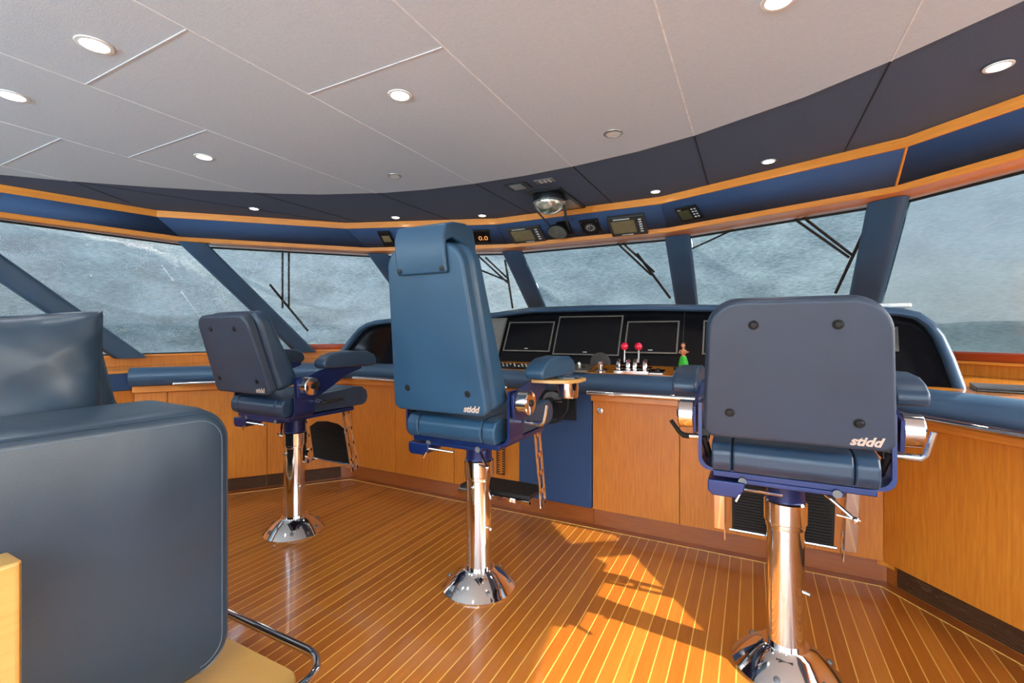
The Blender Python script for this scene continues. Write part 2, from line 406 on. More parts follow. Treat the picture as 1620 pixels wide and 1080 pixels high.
# sill: backboard, ledge and red varnished cap
bb = [p for p in GS]
b = MB(); b.sweep(GS, [(.02, .985), (.05, .985), (.05, 1.06), (.02, 1.06)]); struct(b.build('trim_60', 'wood', bevel=.002, seg=1))
b = MB(); b.sweep(GS, [(-.06, 1.058), (.065, 1.058), (.065, 1.076), (-.06, 1.076)]); struct(b.build('trim_61', 'wood_h', bevel=.002, seg=1))
for j, (k0, k1) in enumerate(((6, 8), (3, 5))):
    seg = GS[k0:k1 + 1]
    if k0 == 6: seg = [tuple(Vector(GS[7]).lerp(Vector(GS[8]), t)) for t in (.02, .5, 1)]
    else: seg = [tuple(Vector(GS[3]).lerp(Vector(GS[4]), t)) for t in (.03, .28, .5)]
    b = MB(); b.sweep(seg, [(-.03, 1.077), (.05, 1.077), (.055, 1.09), (.055, 1.125), (.045, 1.135), (-.03, 1.135)]); struct(b.build('trim_%d' % (62 + j), 'redwood', bevel=.003))
# hull walls under the windows, outside the joinery
b = MB(); b.sweep(GS, [(-.08, -.05), (-.04, -.05), (-.04, 1.07), (-.08, 1.07)]); struct(b.build('wall_front', 'wood_light'))
# unseen aft wall, its open doorway widened to let in fill daylight
b = MB()
for x0, x1, z0, z1 in ((-3.6, -3.1, 0, 2.25), (3.1, 3.6, 0, 2.25), (-3.1, 3.1, 2.12, 2.25), (-1.05, -.98, 0, 2.12), (.98, 1.05, 0, 2.12)):
    b.box((x0, -2.75, z0), (x1, -2.69, z1))
struct(b.build('wall_aft', 'wood_light'))

# ------------------------------------------------------------------ console joinery
def seg_frame(p, q):
    """local x along the front, y into the cabinet, z up"""
    d = Vector((q[0] - p[0], q[1] - p[1], 0)); L = d.length
    return frame((p[0], p[1], 0), d, (-d.y, d.x, 0)), L
def cabinet(p, q, label, depth=.3, latch=None, kickvent=False, material='wood', grp=None, doors=None):
    f, L = seg_frame(p, q)
    t = thing('console_cabinet', (p[0], p[1], 0), label, 'cabinet', group=grp); f = Matrix.Translation(-Vector((p[0], p[1], 0))) @ f
    b = MB(); b.box((.0, .02, .11), (L, depth, .865), f); b.build('body', 'wood', t)
    b = MB(); b.box((0, .03, 0), (L, depth, .11), f); b.build('toe_kick', 'wood_dark', t)
    if kickvent:
        b = MB(); v0, v1 = kickvent
        n = 11
        for i in range(n): b.box((v0, .018, .012 + i * .0085), (v1, .03, .012 + i * .0085 + .005), f)
        b.build('toe_vent', 'vent', t)
    for (d0, d1, hx) in (doors or [(0, L, latch)]):
        b = MB(); b.box((d0 + .002, 0, .112), (d1 - .002, .02, .813), f); d = b.build('door', material, t, bevel=.002, seg=1)
        if hx:
            b = MB(); mm = f @ Matrix.Translation((hx, -.001, .752)) @ Matrix.Rotation(PI / 2, 4, 'X')
            b.lathe([(.0, 0), (.019, 0), (.019, .004), (.012, .006), (.011, .016), (.009, .018), (0, .018)], 20, mm); b.build('latch', 'brushed', d, label='round brushed metal latch')
    b = MB(); b.prism([(0, -.045), (L, -.045), (L, .03), (0, .03)], .818, .867, f); b.build('apron', 'wood_h', t, bevel=.006, seg=2)
    return t
Y = 2.89
cabinet((-1.825, Y), (-1.34, Y), 'teak console cabinet in the corner behind the leftmost chair, no latch')
cabinet((-1.34, Y), (-.76, Y), 'teak console cabinet with round latch, left of the tall helm chair', latch=.035)
cabinet((-.76, Y), (-.205, Y), 'narrow-looking teak console cabinet directly behind the tall helm chair column')
cabinet((.325, Y), (.86, Y), 'teak console cabinet with round latch, right of the blue steering panel', latch=.05)
cabinet((.86, Y), (1.34, Y), 'teak console cabinet left of the right chair footrest')
cabinet((1.34, Y), (1.825, Y), 'teak console cabinet at the right corner, behind the right chair footrest')
W0, W1, W2 = Vector(DOOR[3]), Vector(DOOR[2]), Vector(DOOR[1])   # port: corner, wing end, further aft
cs = [W0.lerp(W1, t) for t in (0, .43, .86, 1)]
cabinet(tuple(cs[1]), tuple(cs[0]), 'teak cabinet of the port wing with vented toe kick, behind the leftmost chair pedestal', kickvent=(.0, .56))
cabinet(tuple(cs[3]), tuple(cs[1]), 'teak cabinet of the port wing nearest the sofa cushion', kickvent=(.0, .85), doors=[(0, .2, None), (.2, .86, None)])
S0, S1 = Vector(DOOR[4]), Vector(DOOR[5])
ss = [S0.lerp(S1, t) for t in (0, .55, 1)]
cabinet(tuple(ss[0]), tuple(ss[1]), 'wide teak wing cabinet at the right edge with brown slatted toe vent', kickvent=(.05, .82))
cabinet(tuple(ss[1]), tuple(ss[2]), 'teak starboard wing cabinet beyond the right picture edge', kickvent=(.0, .67))
for s in (-1, 1):
    f0, f1 = ((-3.0, -2.7), (-2.75, 1.70)) if s < 0 else ((2.75, 1.70), (3.0, -2.7))
    b = MB(); f, L = seg_frame(f0, f1); b.box((0, 0, 0), (L, .3, .86), f); struct(b.build('wall_port' if s < 0 else 'wall_starboard', 'wood'))
    b = MB(); b.box((0, -.02, .84), (L, .2, .985), f); struct(b.build('trim_%d' % (70 + s), 'navy', bevel=.006))
for j, sx in enumerate((-1, 1)):
    b = MB(); b.prism([(sx * 1.80, 2.905), (sx * 1.832, 2.893), (sx * 1.86, 2.855), (sx * 1.9, 2.92), (sx * 1.82, 2.95)], .09, .9); struct(b.build('trim_%d' % (75 + j), 'wood'))
    b = MB(); b.prism([(sx * 1.79, 2.925), (sx * 1.842, 2.918), (sx * 1.875, 2.87), (sx * 1.92, 2.94), (sx * 1.82, 2.96)], .0, .11); struct(b.build('trim_%d' % (77 + j), 'wood_dark'))
# blue steering panel
t = thing('steering_console', (.06, Y, 0), 'blue fabric console section carrying the small dark steering wheel', 'console')
b = MB(); b.box((-.262, -.012, .115), (.262, .25, .867)); b.build('panel_face', 'navy', t, bevel=.008)
b = MB(); b.box((-.262, .03, 0), (.262, .25, .112)); b.build('toe_kick', 'wood_dark', t)
b = MB(); b.box((-.15, -.03, .68), (.16, -.012, .866)); b.build('mounting_plate', 'black', t, bevel=.003)
R = .135; o_ = Matrix.Translation((-.005, -.09, .80))
b = MB(); b.tube([(R * math.cos(a), 0, R * math.sin(a)) for a in [2 * PI * k / 40 for k in range(40)]], .0095, 10, True); b.bm.transform(o_); wheel = b.build('steering_wheel', 'rubber', t)
b = MB(); b.lathe([(0, 0), (.03, 0), (.03, .02), (.02, .055), (0, .055)], 20, Matrix.Rotation(-PI / 2, 4, 'X') @ Matrix.Translation((0, 0, -.01))); b.bm.transform(o_); b.build('hub', 'black', wheel)
for a in (10, 170, 270):
    a = math.radians(a); b = MB(); b.tube([(0, 0, 0), (R * math.cos(a), 0, R * math.sin(a))], [.014, .009], 8, flat=.5); b.bm.transform(o_); b.build('spoke', 'black', wheel)
o_ = Matrix.Translation((-.005, -.033, .79))
b = MB(); b.prism(arc(0, 0, .07, 0, 180, 16), -.012, 0, Matrix.Rotation(PI / 2, 4, 'X')); b.bm.transform(o_); dial = b.build('rudder_dial', 'silver', t)
b = MB()
for k in range(7):
    a = math.radians(30 * k); b.box((-.002, -.0145, .05), (.002, -.0125, .066), Matrix.Rotation(-a + PI / 2, 4, 'Y') @ Matrix.Translation((0, .026, 0)))
b.bm.transform(o_); b.build('scale_marks', 'black', dial)

# worktop with padded edge and grab rails
t = thing('console_worktop', (0, 2.9, 0), 'continuous teak worktop round the console with a blue padded edge', 'worktop'); OFF = (0, -2.9)
dl = DOOR
def shift(pts): return [(x, y - 2.9) for x, y in pts]
b = MB(); b.prism(shift([p for p in offset(dl, .04)] + [p for p in offset(GS, .0)[::-1]]), .965, .985); b.build('top', 'wood_top', t)
b = MB(); b.prism([(-.10, 1.004), (.15, 1.046), (.15, .99), (-.10, .99)], -.62, 1.62, frame((0, 0, 0), (0, 1, 0), (0, 0, 1))); b.build('sloping_desk', 'wood_top', t, bevel=.002, seg=1)
edge = shift([tuple(Vector(dl[2]).lerp(Vector(dl[1]), .0)), *dl[3:5], dl[5]])
prof = [(-.02, .872), (-.02, .985), (.02, 1.0), (.075, 1.004), (.105, .995), (.125, .975), (.133, .948), (.131, .92), (.118, .902), (.108, .89), (.10, .874), (.07, .870)]
b = MB(); b.sweep(edge, prof)
b.build('padded_edge', 'leather', t, ang=60)
# end bolster
def rail(pts, nm='grab_rail'):
    b = MB(); p3 = [Vector((x, y, .884)) for x, y in pts]
    a, z = p3[0], p3[-1]; da = (p3[1] - a).normalized(); dz = (p3[-2] - z).normalized()
    inn = Vector((0, 0, 0))
    b.tube([*p3], .0165, 12); b.ball(a, .0165, 12); b.ball(z, .0165, 12)
    b.build(nm, 'chrome', t, label='long chrome grab rail')
rl = shift(offset(dl, .146))
q = lambda a, c, u: tuple(Vector(a).lerp(Vector(c), u))
rail([q(rl[2], rl[3], .17), q(rl[2], rl[3], .97)])
rail([q(rl[3], rl[4], .03), (-.24, rl[3][1])])
rail([(.345, rl[3][1]), q(rl[3], rl[4], .985)])
rail([q(rl[4], rl[5], .02), q(rl[4], rl[5], .97)])

# ------------------------------------------------------------------ instrument pod
def pod(x, z, qd=0.0): return Vector((x, 3.05 + .51 * (z - 1.10) - qd, z))
path = [(-2.13, .985), (-2.08, 1.12), (-2.02, 1.232), (-1.975, 1.30), (-1.90, 1.347), (-1.80, 1.37), (-1.68, 1.38), (-.647, 1.408), (-.253, 1.449), (.2, 1.452), (.636, 1.447), (1.2, 1.425), (1.85, 1.398), (1.96, 1.385), (2.03, 1.362), (2.08, 1.31), (2.112, 1.24), (2.135, 1.13), (2.155, .985)]
inn = [Vector(p) for p in offset(path, .045)]
t = thing('instrument_pod', (0, 3.05, 0), 'long raised instrument console with black glossy face and blue padded hood', 'instrument console')
sh = Matrix.Translation((0, -3.05, 0))
b = MB(); rings = []
for (x0, z0), i_ in zip(path, inn):
    o = lambda k, qd: sh @ pod(x0 + (i_.x - x0) * k, z0 + (i_.y - z0) * k, qd)
    rings.append([o(0, -.30), o(0, -.1), o(0, .03), o(.12, .048), o(.4, .058), o(.75, .055), o(.97, .04), o(1, .02), o(1, -.04), o(.9, -.28)])
b.rings(rings); b.build('hood', 'leather', t, ang=50)
b = MB(); v = [b.bm.verts.new(sh @ pod(p.x, p.y, 0)) for p in inn]; b.face(v); b.build('face_panel', 'blackglass', t)
b = MB(); v = [b.bm.verts.new(sh @ pod(p[0], p[1] - .005, -.28)) for p in path]; b.face(v); b.build('back_panel', 'black', t)
b = MB()
for x in (-.65, .852, 1.62): b.tube([sh @ pod(x, 1.02, .001), sh @ pod(x, 1.40, .001)], .0015, 4)
b.build('panel_joint', 'bezel', t)
def monitor(x0, x1, z0, z1, label, bez='silver', bw=.012):
    t = thing('monitor', pod((x0 + x1) / 2, z0, 0), label, 'monitor', group='monitors in the instrument console'); o = -pod((x0 + x1) / 2, z0, 0)
    T = Matrix.Translation(o)
    P = lambda x, z, q_: T @ pod(x, z, q_)
    b = MB()
    R0 = [(x0, z0), (x1, z0), (x1, z1), (x0, z1)]; R1 = [(x0 + bw, z0 + bw), (x1 - bw, z0 + bw), (x1 - bw, z1 - bw), (x0 + bw, z1 - bw)]
    rr = [[P(x, z, d) for x, z in R_] for R_, d in ((R0, .001), (R0, .014), (R1, .014), (R1, .008))]
    b.rings([[rr[k][j] for k in range(4)] for j in range(4)], closed=True, ringclosed=False); b.build('bezel', bez, t)
    b = MB(); b.face([b.bm.verts.new(P(x, z, .0085)) for x, z in R1]); s = b.build('screen', 'screen', t)
    b = MB(); cx = (x0 + x1) / 2; b.face([b.bm.verts.new(P(x, z, .0095)) for x, z in ((cx - .014, z0 + bw + .010), (cx + .014, z0 + bw + .010), (cx + .014, z0 + bw + .015), (cx - .014, z0 + bw + .015))]); b.build('maker_badge', 'whitemark', t)
    return t
monitor(-.425, -.047, 1.117, 1.337, 'dark monitor left of the largest one, behind the helm chair armrest', bw=.009)
monitor(-.018, .455, 1.10, 1.374, 'largest dark monitor in the middle of the black console face', bw=.008)
monitor(.488, .825, 1.12, 1.332, 'dark monitor right of the largest one, behind the red-knobbed levers', bw=.009)
monitor(.97, 1.36, 1.12, 1.332, 'dark monitor mostly hidden behind the right chair back, past the hula figure', bw=.009)
t = thing('control_unit', pod(-.53, 1.04, 0), 'grey control panel with sockets at the left of the monitors', 'control panel'); o = Matrix.Translation(-pod(-.53, 1.04, 0))
b = MB(); rr = [[o @ pod(x, z, d) for x, z in ((-.62, 1.035), (-.455, 1.035), (-.455, 1.37), (-.62, 1.37))] for d in (.001, .03)]; b.rings(rr); b.build('plate', 'grey', t, bevel=.004)
for z in (1.13, 1.09, 1.055):
    b = MB(); b.box((-.50, -.038, z - 1.04 - .012), (-.472, -.0, z - 1.04 + .012), Matrix.Translation((.53, .51 * (z - 1.04), 0))); b.build('socket', 'black', t)
t = thing('label_plate', pod(1.87, 1.16, 0), 'small dark plate with white lettering beside the right chair back', 'sign'); o = Matrix.Translation(-pod(1.87, 1.16, 0))
b = MB(); rr = [[o @ pod(x, z, d) for x, z in ((1.80, 1.155), (1.925, 1.155), (1.935, 1.285), (1.80, 1.285))] for d in (.001, .008)]; b.rings(rr); b.build('plate', 'bezel', t)
b = MB()
for k, (x0, x1, z) in enumerate(((1.85, 1.92, 1.272), (1.84, 1.915, 1.245), (1.85, 1.885, 1.22), (1.86, 1.88, 1.19), (1.86, 1.9, 1.165))):
    b.face([b.bm.verts.new(o @ pod(x, zz, .0095)) for x, zz in ((x0, z), (x1, z), (x1, z + .004), (x0, z + .004))])
b.build('lettering', 'whitemark', t)
b = MB(); b.box((-.09, -.06, 0), (.09, .06, .025)); o = b.build('white_box', 'white', bevel=.01); o.location = (1.93, 3.30, 1.392); tag(o, 'small white plastic case on top of the console hood at right', 'box')

# ------------------------------------------------------------------ desk instruments
ZD = .986
_th = thing
def thing(name, loc, label, cat, rz=0, group=None):
    desk = abs(loc[2] - .986) < 1e-6 and loc[0] < 1.7
    if desk: loc = (loc[0], loc[1] - .015, 1.006 + .168 * (loc[1] - .015 - 2.80))
    o = _th(name, loc, label, cat, rz, group)
    if desk: o.rotation_euler = (math.radians(9.5), 0, 0)
    return o
t = thing('throttle_control', (.60, 2.86, ZD), 'chrome twin throttle control with two levers and red ball knobs', 'throttle')
for dx in (-.085, -.025, .015, .075):
    b = MB(); mm = Matrix.Translation((dx - .012, 0, .03)) @ Matrix.Rotation(PI / 2, 4, 'Y'); b.lathe([(0, 0), (.048, 0), (.052, .004), (.052, .020), (.048, .024), (0, .024)], 28, mm); b.build('quadrant', 'chrome', t)
b = MB(); b.box((-.11, -.06, 0), (.1, .07, .02)); b.build('base_plate', 'chrome', t, bevel=.003)
for dx in (-.055, .03):
    b = MB(); b.tube([(dx, 0, .06), (dx + .003, .005, .142)], [.007, .005], 10); l = b.build('lever', 'brushed', t)
    b = MB(); b.ball((dx + .003, .006, .158), .024, 20); b.build('ball_knob', 'red', l, label='glossy red ball knob')
t = thing('joystick_console', (.2, 2.88, ZD), 'low silver and black control pad on the desk between armrest and throttles', 'control panel')
b = MB(); b.box((-.12, -.09, 0), (.12, .09, .014)); b.build('plate', 'silver', t, bevel=.004)
for k, (x, y) in enumerate(((-.08, .03), (-.03, -.03), (.03, .04), (.08, -.02), (-.08, -.05), (.0, .0))):
    b = MB(); b.lathe([(0, 0), (.012, 0), (.012, .018), (.008, .024), (0, .024)], 12, Matrix.Translation((x, y, .014))); b.build('knob', 'black' if k % 2 else 'chrome', t)
t = thing('search_light_control', (.385, 2.87, ZD), 'grey half-round disc control with chrome stem on the desk', 'control')
b = MB(); b.prism(arc(0, 0, .066, -10, 190, 20), -.008, .008, Matrix.Translation((0, .02, .045)) @ Matrix.Rotation(PI / 2, 4, 'X')); b.build('disc', 'bezel', t, bevel=.003)
b = MB(); b.lathe([(0, 0), (.04, 0), (.04, .01), (.018, .016), (.018, .05), (.022, .055), (.014, .066), (0, .068)], 20, Matrix.Translation((.015, -.03, 0))); b.build('stem', 'chrome', t)
t = thing('keypad', (-.28, 2.87, ZD), 'black keypad strip on the desk left of the cup holder armrest', 'keypad')
b = MB(); b.box((-.13, -.06, 0), (.2, .06, .012)); b.build('plate', 'black', t, bevel=.003)
b = MB()
for k in range(11):
    for j in range(2):
        if (k * 7 + j * 3) % 5: b.lathe([(0, 0), (.006, 0), (.006, .006), (0, .006)], 8, Matrix.Translation((-.11 + k * .03, -.025 + j * .05, .012)))
b.build('switches', 'whitemark', t)
t = thing('button_box', (.735, 2.86, ZD), 'small chrome button plate on the desk right of the throttles', 'control')
b = MB(); b.box((-.035, -.05, 0), (.045, .05, .01)); b.build('plate', 'chrome', t, bevel=.003)
for y in (-.03, .0, .03):
    b = MB(); b.lathe([(0, 0), (.009, 0), (.009, .012), (0, .014)], 14, Matrix.Translation((.005, y, .01))); b.build('button', 'black', t)
t = thing('thruster_joystick', (.855, 2.80, ZD), 'short chrome joystick with dark knob at the padded edge, below the hula figure', 'joystick')
b = MB(); b.lathe([(0, 0), (.024, 0), (.022, .012), (.012, .016), (.007, .035), (0, .035)], 20); b.build('base', 'chrome', t)
b = MB(); b.ball((0, 0, .042), .014, 14); b.build('knob', 'black', t)
# hula figure
t = thing('hula_figure', (.885, 2.89, ZD), 'little hula dancer figurine in a green skirt on the desk', 'figurine')
b = MB(); b.lathe([(0, 0), (.026, 0), (.026, .012), (.02, .018), (0, .018)], 20); b.build('base', 'logo', t)
b = MB(); k = 26
b.rings([[Vector((r * math.cos(2 * PI * i / k) * (1 + .08 * (i % 2)), r * .8 * math.sin(2 * PI * i / k) * (1 + .08 * (i % 2)), z)) for i in range(k)] for r, z in ((.026, .038), (.027, .045), (.022, .07), (.016, .095), (.013, .1))]); b.build('skirt', 'green', t)
b = MB()
for s in (-1, 1):
    b.tube([(.009 * s, 0, .018), (.009 * s, 0, .05)], .005, 8)
b.tube([(0, 0, .095), (0, 0, .11), (0, 0, .13), (0, 0, .142), (0, 0, .15)], [.012, .010, .014, .006, .005], 12)
b.ball((0, -.002, .162), .013, 12, (.85, .9, 1.1)); b.ball((0, -.014, .16), .0025, 6)
b.tube([(-.014, 0, .135), (-.022, -.006, .12), (-.006, -.016, .118)], .0036, 8)
b.tube([(.014, 0, .135), (.022, -.006, .12), (.03, -.016, .128)], .0036, 8); b.build('body', 'skin', t)
b = MB(); b.ball((0, .004, .166), .0145, 12, (.95, .9, 1.05)); b.tube([(0, .012, .165), (0, .014, .14), (0, .012, .12)], [.012, .011, .006], 10); b.build('hair', 'hair', t)
b = MB(); b.ball((.01, -.02, .12), .007, 10, (1.3, .5, 1)); b.tube([(.014, -.02, .121), (.034, -.02, .13)], .002, 6); b.build('ukulele', 'wood_dark', t)
b = MB()
for k in range(9):
    a = k * .7; b.tube([(0, 0, 0), (.012 * math.cos(a), .012 * math.sin(a), .02), (.024 * math.cos(a), .024 * math.sin(a), .03 + .004 * (k % 3))], [.003, .005, .001], 6)
o = b.build('leaf_trinket', 'green'); o.location = (.945, 2.885, 1.0205); tag(o, 'tiny green leafy trinket right beside the hula figurine', 'ornament')
# laptop
t = thing('laptop', (2.36, 2.92, ZD), 'closed dark grey laptop lying on the worktop at the right edge', 'laptop', math.radians(-12))
b = MB(); b.box((-.19, -.13, 0), (.19, .13, .010)); b.build('base', 'bezel', t, bevel=.004)
b = MB(); b.box((-.19, -.13, .0105), (.19, .13, .019)); b.build('lid', 'bezel', t, bevel=.004)
# coiled cord
b = MB(); pts = []
for s_, x, z0, z1 in ((1, -.345, .72, .26), (1, -.30, .26, .72)):
    n = 150
    for k in range(n):
        u = k / n; a = u * 2 * PI * 28; pts.append((x + .011 * math.cos(a), 2.83 + .011 * math.sin(a), z0 + (z1 - z0) * u))
b.tube(pts, .0032, 5); o = b.build('coiled_cord', 'rubber'); tag(o, 'black coiled cable hanging in front of the cabinet behind the helm chair column', 'cable')

# ------------------------------------------------------------------ fascia instruments
def fas(i):
    a, c = Vector((*LOW[i], 2.04)), Vector((*LOW[i + 1], 2.04)); d, e = Vector((*UP[i], 2.17)), Vector((*UP[i + 1], 2.17))
    u = (c - a).normalized(); m_ = ((d + e) - (a + c)) / 2; v = (m_ - u * m_.dot(u)).normalized()
    return frame((a + c) / 2, u, v)      # z = u x v points toward the room
iC = 5
def instr(name, i, u0, u1, v0, v1, label, cat, depth=.016, mat='bezel', bev=.004):
    f = fas(i) @ Matrix.Translation(((u0 + u1) / 2, (v0 + v1) / 2, .006)); t = thing(name, (0, 0, 0), label, cat); t.matrix_world = f
    w, h = (u1 - u0) / 2, (v1 - v0) / 2
    b = MB(); b.box((-w, -h, 0), (w, h, depth)); b.build('housing', mat, t, bevel=bev)
    return t, w, h
def rect(t, nm, x0, x1, y0, y1, z, mat, bev=0):
    b = MB(); b.box((x0, y0, z - .003), (x1, y1, z + .0012)); return b.build(nm, mat, t)
t, w, h = instr('engine_display', iC - 1, -.47, -.36, .035, .225, 'small dark display half hidden left of the helm chair headrest', 'display', mat='black')
rect(t, 'screen', -.03, w - .012, -.03, .045, .017, 'lcd')
t, w, h = instr('depth_display', iC - 1, .33, .525, .055, .205, 'small black depth readout with orange digits right of the headrest', 'display', mat='black')
rect(t, 'screen', -w + .012, w - .012, -h + .014, h - .02, .0165, 'screen')
text('digits', '0.0', 'digits', t, Matrix.Translation((.035, -.018, .018)), .07)
rect(t, 'marking', -w + .02, -w + .05, h - .016, h - .010, .0168, 'whitemark')
t, w, h = instr('wind_display', iC, -.605, -.30, .02, .205, 'grey instrument with amber screen and button column left of the fascia mirror', 'display')
rect(t, 'screen', -w + .03, .065, -h + .03, h - .035, .0165, 'lcd')
for k in range(5): rect(t, 'button', .1, .122, -h + .03 + k * .028, -h + .042 + k * .028, .018, 'whitemark')
rect(t, 'lettering', -w + .05, .02, h - .02, h - .013, .0168, 'whitemark'); rect(t, 'marking', -.03, .05, -h + .010, -h + .015, .0168, 'whitemark')
t, w, h = instr('dial_gauge', iC, .04, .19, .045, .20, 'square black gauge with round red and white dial on the navy fascia', 'gauge', mat='black')
b = MB(); b.lathe([(0, 0), (.045, 0), (.045, .006), (.038, .007), (.038, .004), (0, .004)], 28, Matrix.Translation((0, 0, .016))); b.build('dial', 'bezel', t)
b = MB()
for k in range(12):
    a = k * PI / 6; b.box((-.003, .024, .020), (.003, .034, .0215), Matrix.Rotation(a, 4, 'Z'))
b.box((-.002, 0, .021), (.002, .028, .0225), Matrix.Rotation(.6, 4, 'Z')); b.build('dial_marks', 'whitemark', t)
b = MB()
for x in (-.062, .062):
    for y in (-.062, .062): b.lathe([(0, 0), (.005, 0), (.005, .002), (0, .002)], 8, Matrix.Translation((x, y, .016)))
b.build('screws', 'chrome', t)
t, w, h = instr('autopilot_display', iC, .265, .54, .0, .205, 'largest grey fascia instrument with blurred amber screen and six buttons', 'display', .03)
rect(t, 'screen', -w + .022, .06, -h + .035, h - .04, .0305, 'lcd')
for k in range(6): rect(t, 'button', .09, .112, -h + .035 + k * .025, -h + .046 + k * .025, .032, 'whitemark')
rect(t, 'lettering', -w + .045, .03, h - .026, h - .016, .0308, 'whitemark'); rect(t, 'marking', -.06, .03, -h + .012, -h + .018, .0308, 'whitemark')
t, w, h = instr('alarm_keypad', iC + 1, -.528, -.37, .055, .192, 'black handheld-style display with keypad on the fascia above the second pillar', 'display', mat='black', bev=.012)
rect(t, 'screen', -w + .02, .018, -h + .02, h - .028, .0165, 'lcd_dark')
for k in range(8):
    x = .035 + (k % 2) * .022; y = -h + .03 + (k // 2) * .025; rect(t, 'key', x, x + .013, y, y + .009, .0175, 'whitemark')
rect(t, 'marking', -w + .02, -w + .045, h - .02, h - .015, .0168, 'whitemark')
# compass: black plate in the soffit, dome compass, mirror on straps
t = thing('overhead_compass', (-.01, 3.05, HC), 'glass dome compass in a black housing hanging from the soffit', 'compass')
b = MB(); b.box((-.125, -.2, -.012), (.125, .335, 0)); b.build('mounting_plate', 'black', t, bevel=.004)
b = MB(); b.box((-.08, .06, -.014), (.10, .30, -.0115)); b.build('window_plate', 'silver', t)
b = MB(); b.lathe([(0, -.005), (.11, -.005), (.115, -.03), (.112, -.042), (0, -.042)], 36, Matrix.Translation((-.01, -.06, -.008))); b.build('housing', 'black', t)
b = MB(); b.lathe([(.112, 0), (.116, -.003), (.116, -.010), (.11, -.012), (.1, 0)], 36, Matrix.Translation((-.01, -.06, -.048))); b.build('ring', 'silver', t)
b = MB(); b.lathe([(.11 * math.cos(a), -.082 * math.sin(a)) for a in [PI / 2 * k / 10 for k in range(11)]], 36, Matrix.Translation((-.01, -.06, -.052))); 
m_, nt_, b_ = newmat('compass_dome'); nn = noise(nt_, 14, detail=6); rr_ = ramp(nt_, nn.outputs['Fac'], [(.35, srgb(90, 88, 78)), (.6, srgb(222, 220, 200))]); nt_.links.new(rr_.outputs[0], b_.inputs['Base Color'])
b_.inputs['Roughness'].default_value = .08; b_.inputs['Metallic'].default_value = .55; b_.inputs['Coat Weight'].default_value = 1; M['dome'] = m_
b.build('dome', 'dome', t)
b = MB(); b.lathe([(0, 0), (.045, 0), (.05, -.004), (0, -.006)], 24, Matrix.Translation((-.01, -.125, -.098)) @ Matrix.Rotation(math.radians(62), 4, 'X')); b.build('card_window', 'lcd_dark', t)
f = fas(iC); t = thing('fascia_mirror', (0, 0, 0), 'round black mirror hung on two straps below the dome compass', 'mirror'); t.matrix_world = f @ Matrix.Translation((-.13, .135, .0))
b = MB(); b.box((-.02, -.075, .006), (.085, .08, .014)); b.build('backing_plate', 'black', t, bevel=.01)
b = MB(); b.lathe([(.072, 0), (.08, .0), (.082, .01), (.076, .014), (.072, .012)], 32, Matrix.Translation((-.02, .01, .045))); b.build('rim', 'black', t)
b = MB(); b.lathe([(0, 0), (.074, 0), (.074, .008), (0, .011)], 32, Matrix.Translation((-.02, .01, .0525)))
b.build('mirror_glass', 'mirrorface', t)
inv = t.matrix_world.inverted()
for x0, x1 in ((-.12, -.20), (.10, -.055)):
    b = MB(); p0 = inv @ Vector((x0 - .005, 2.98, HC - .09)); b.tube([p0, p0.lerp(Vector((x1 + .14 + .0, .09, .045)), .5), Vector((x1 + .14, .08, .05)), Vector((x1 + .135, .0, .045))], .009, 8, flat=.5); b.build('strap', 'black', t)
t = thing('soffit_panel', (-.12, 2.705, HC), 'black framed silver square panel in the soffit ahead of the compass', 'panel')
b = MB(); b.box((-.08, -.065, -.008), (.075, .065, 0)); b.build('frame', 'black', t, bevel=.003)
b = MB(); b.box((-.045, -.05, -.010), (.04, .05, -.0075)); b.build('plate', 'silver', t)
t = thing('switch_strip', (.075, 2.69, HC), 'small grey strip of switches in the soffit right of the silver panel', 'switch')
b = MB(); b.box((-.065, -.035, -.005), (.065, .035, 0)); b.build('plate', 'grey', t, bevel=.002)
for k in range(6):
    b = MB(); x = -.035 + (k % 3) * .03; y = -.015 + (k // 3) * .028; b.box((x, y, -.007), (x + .014, y + .01, -.004)); b.build('switch', 'whitemark', t)

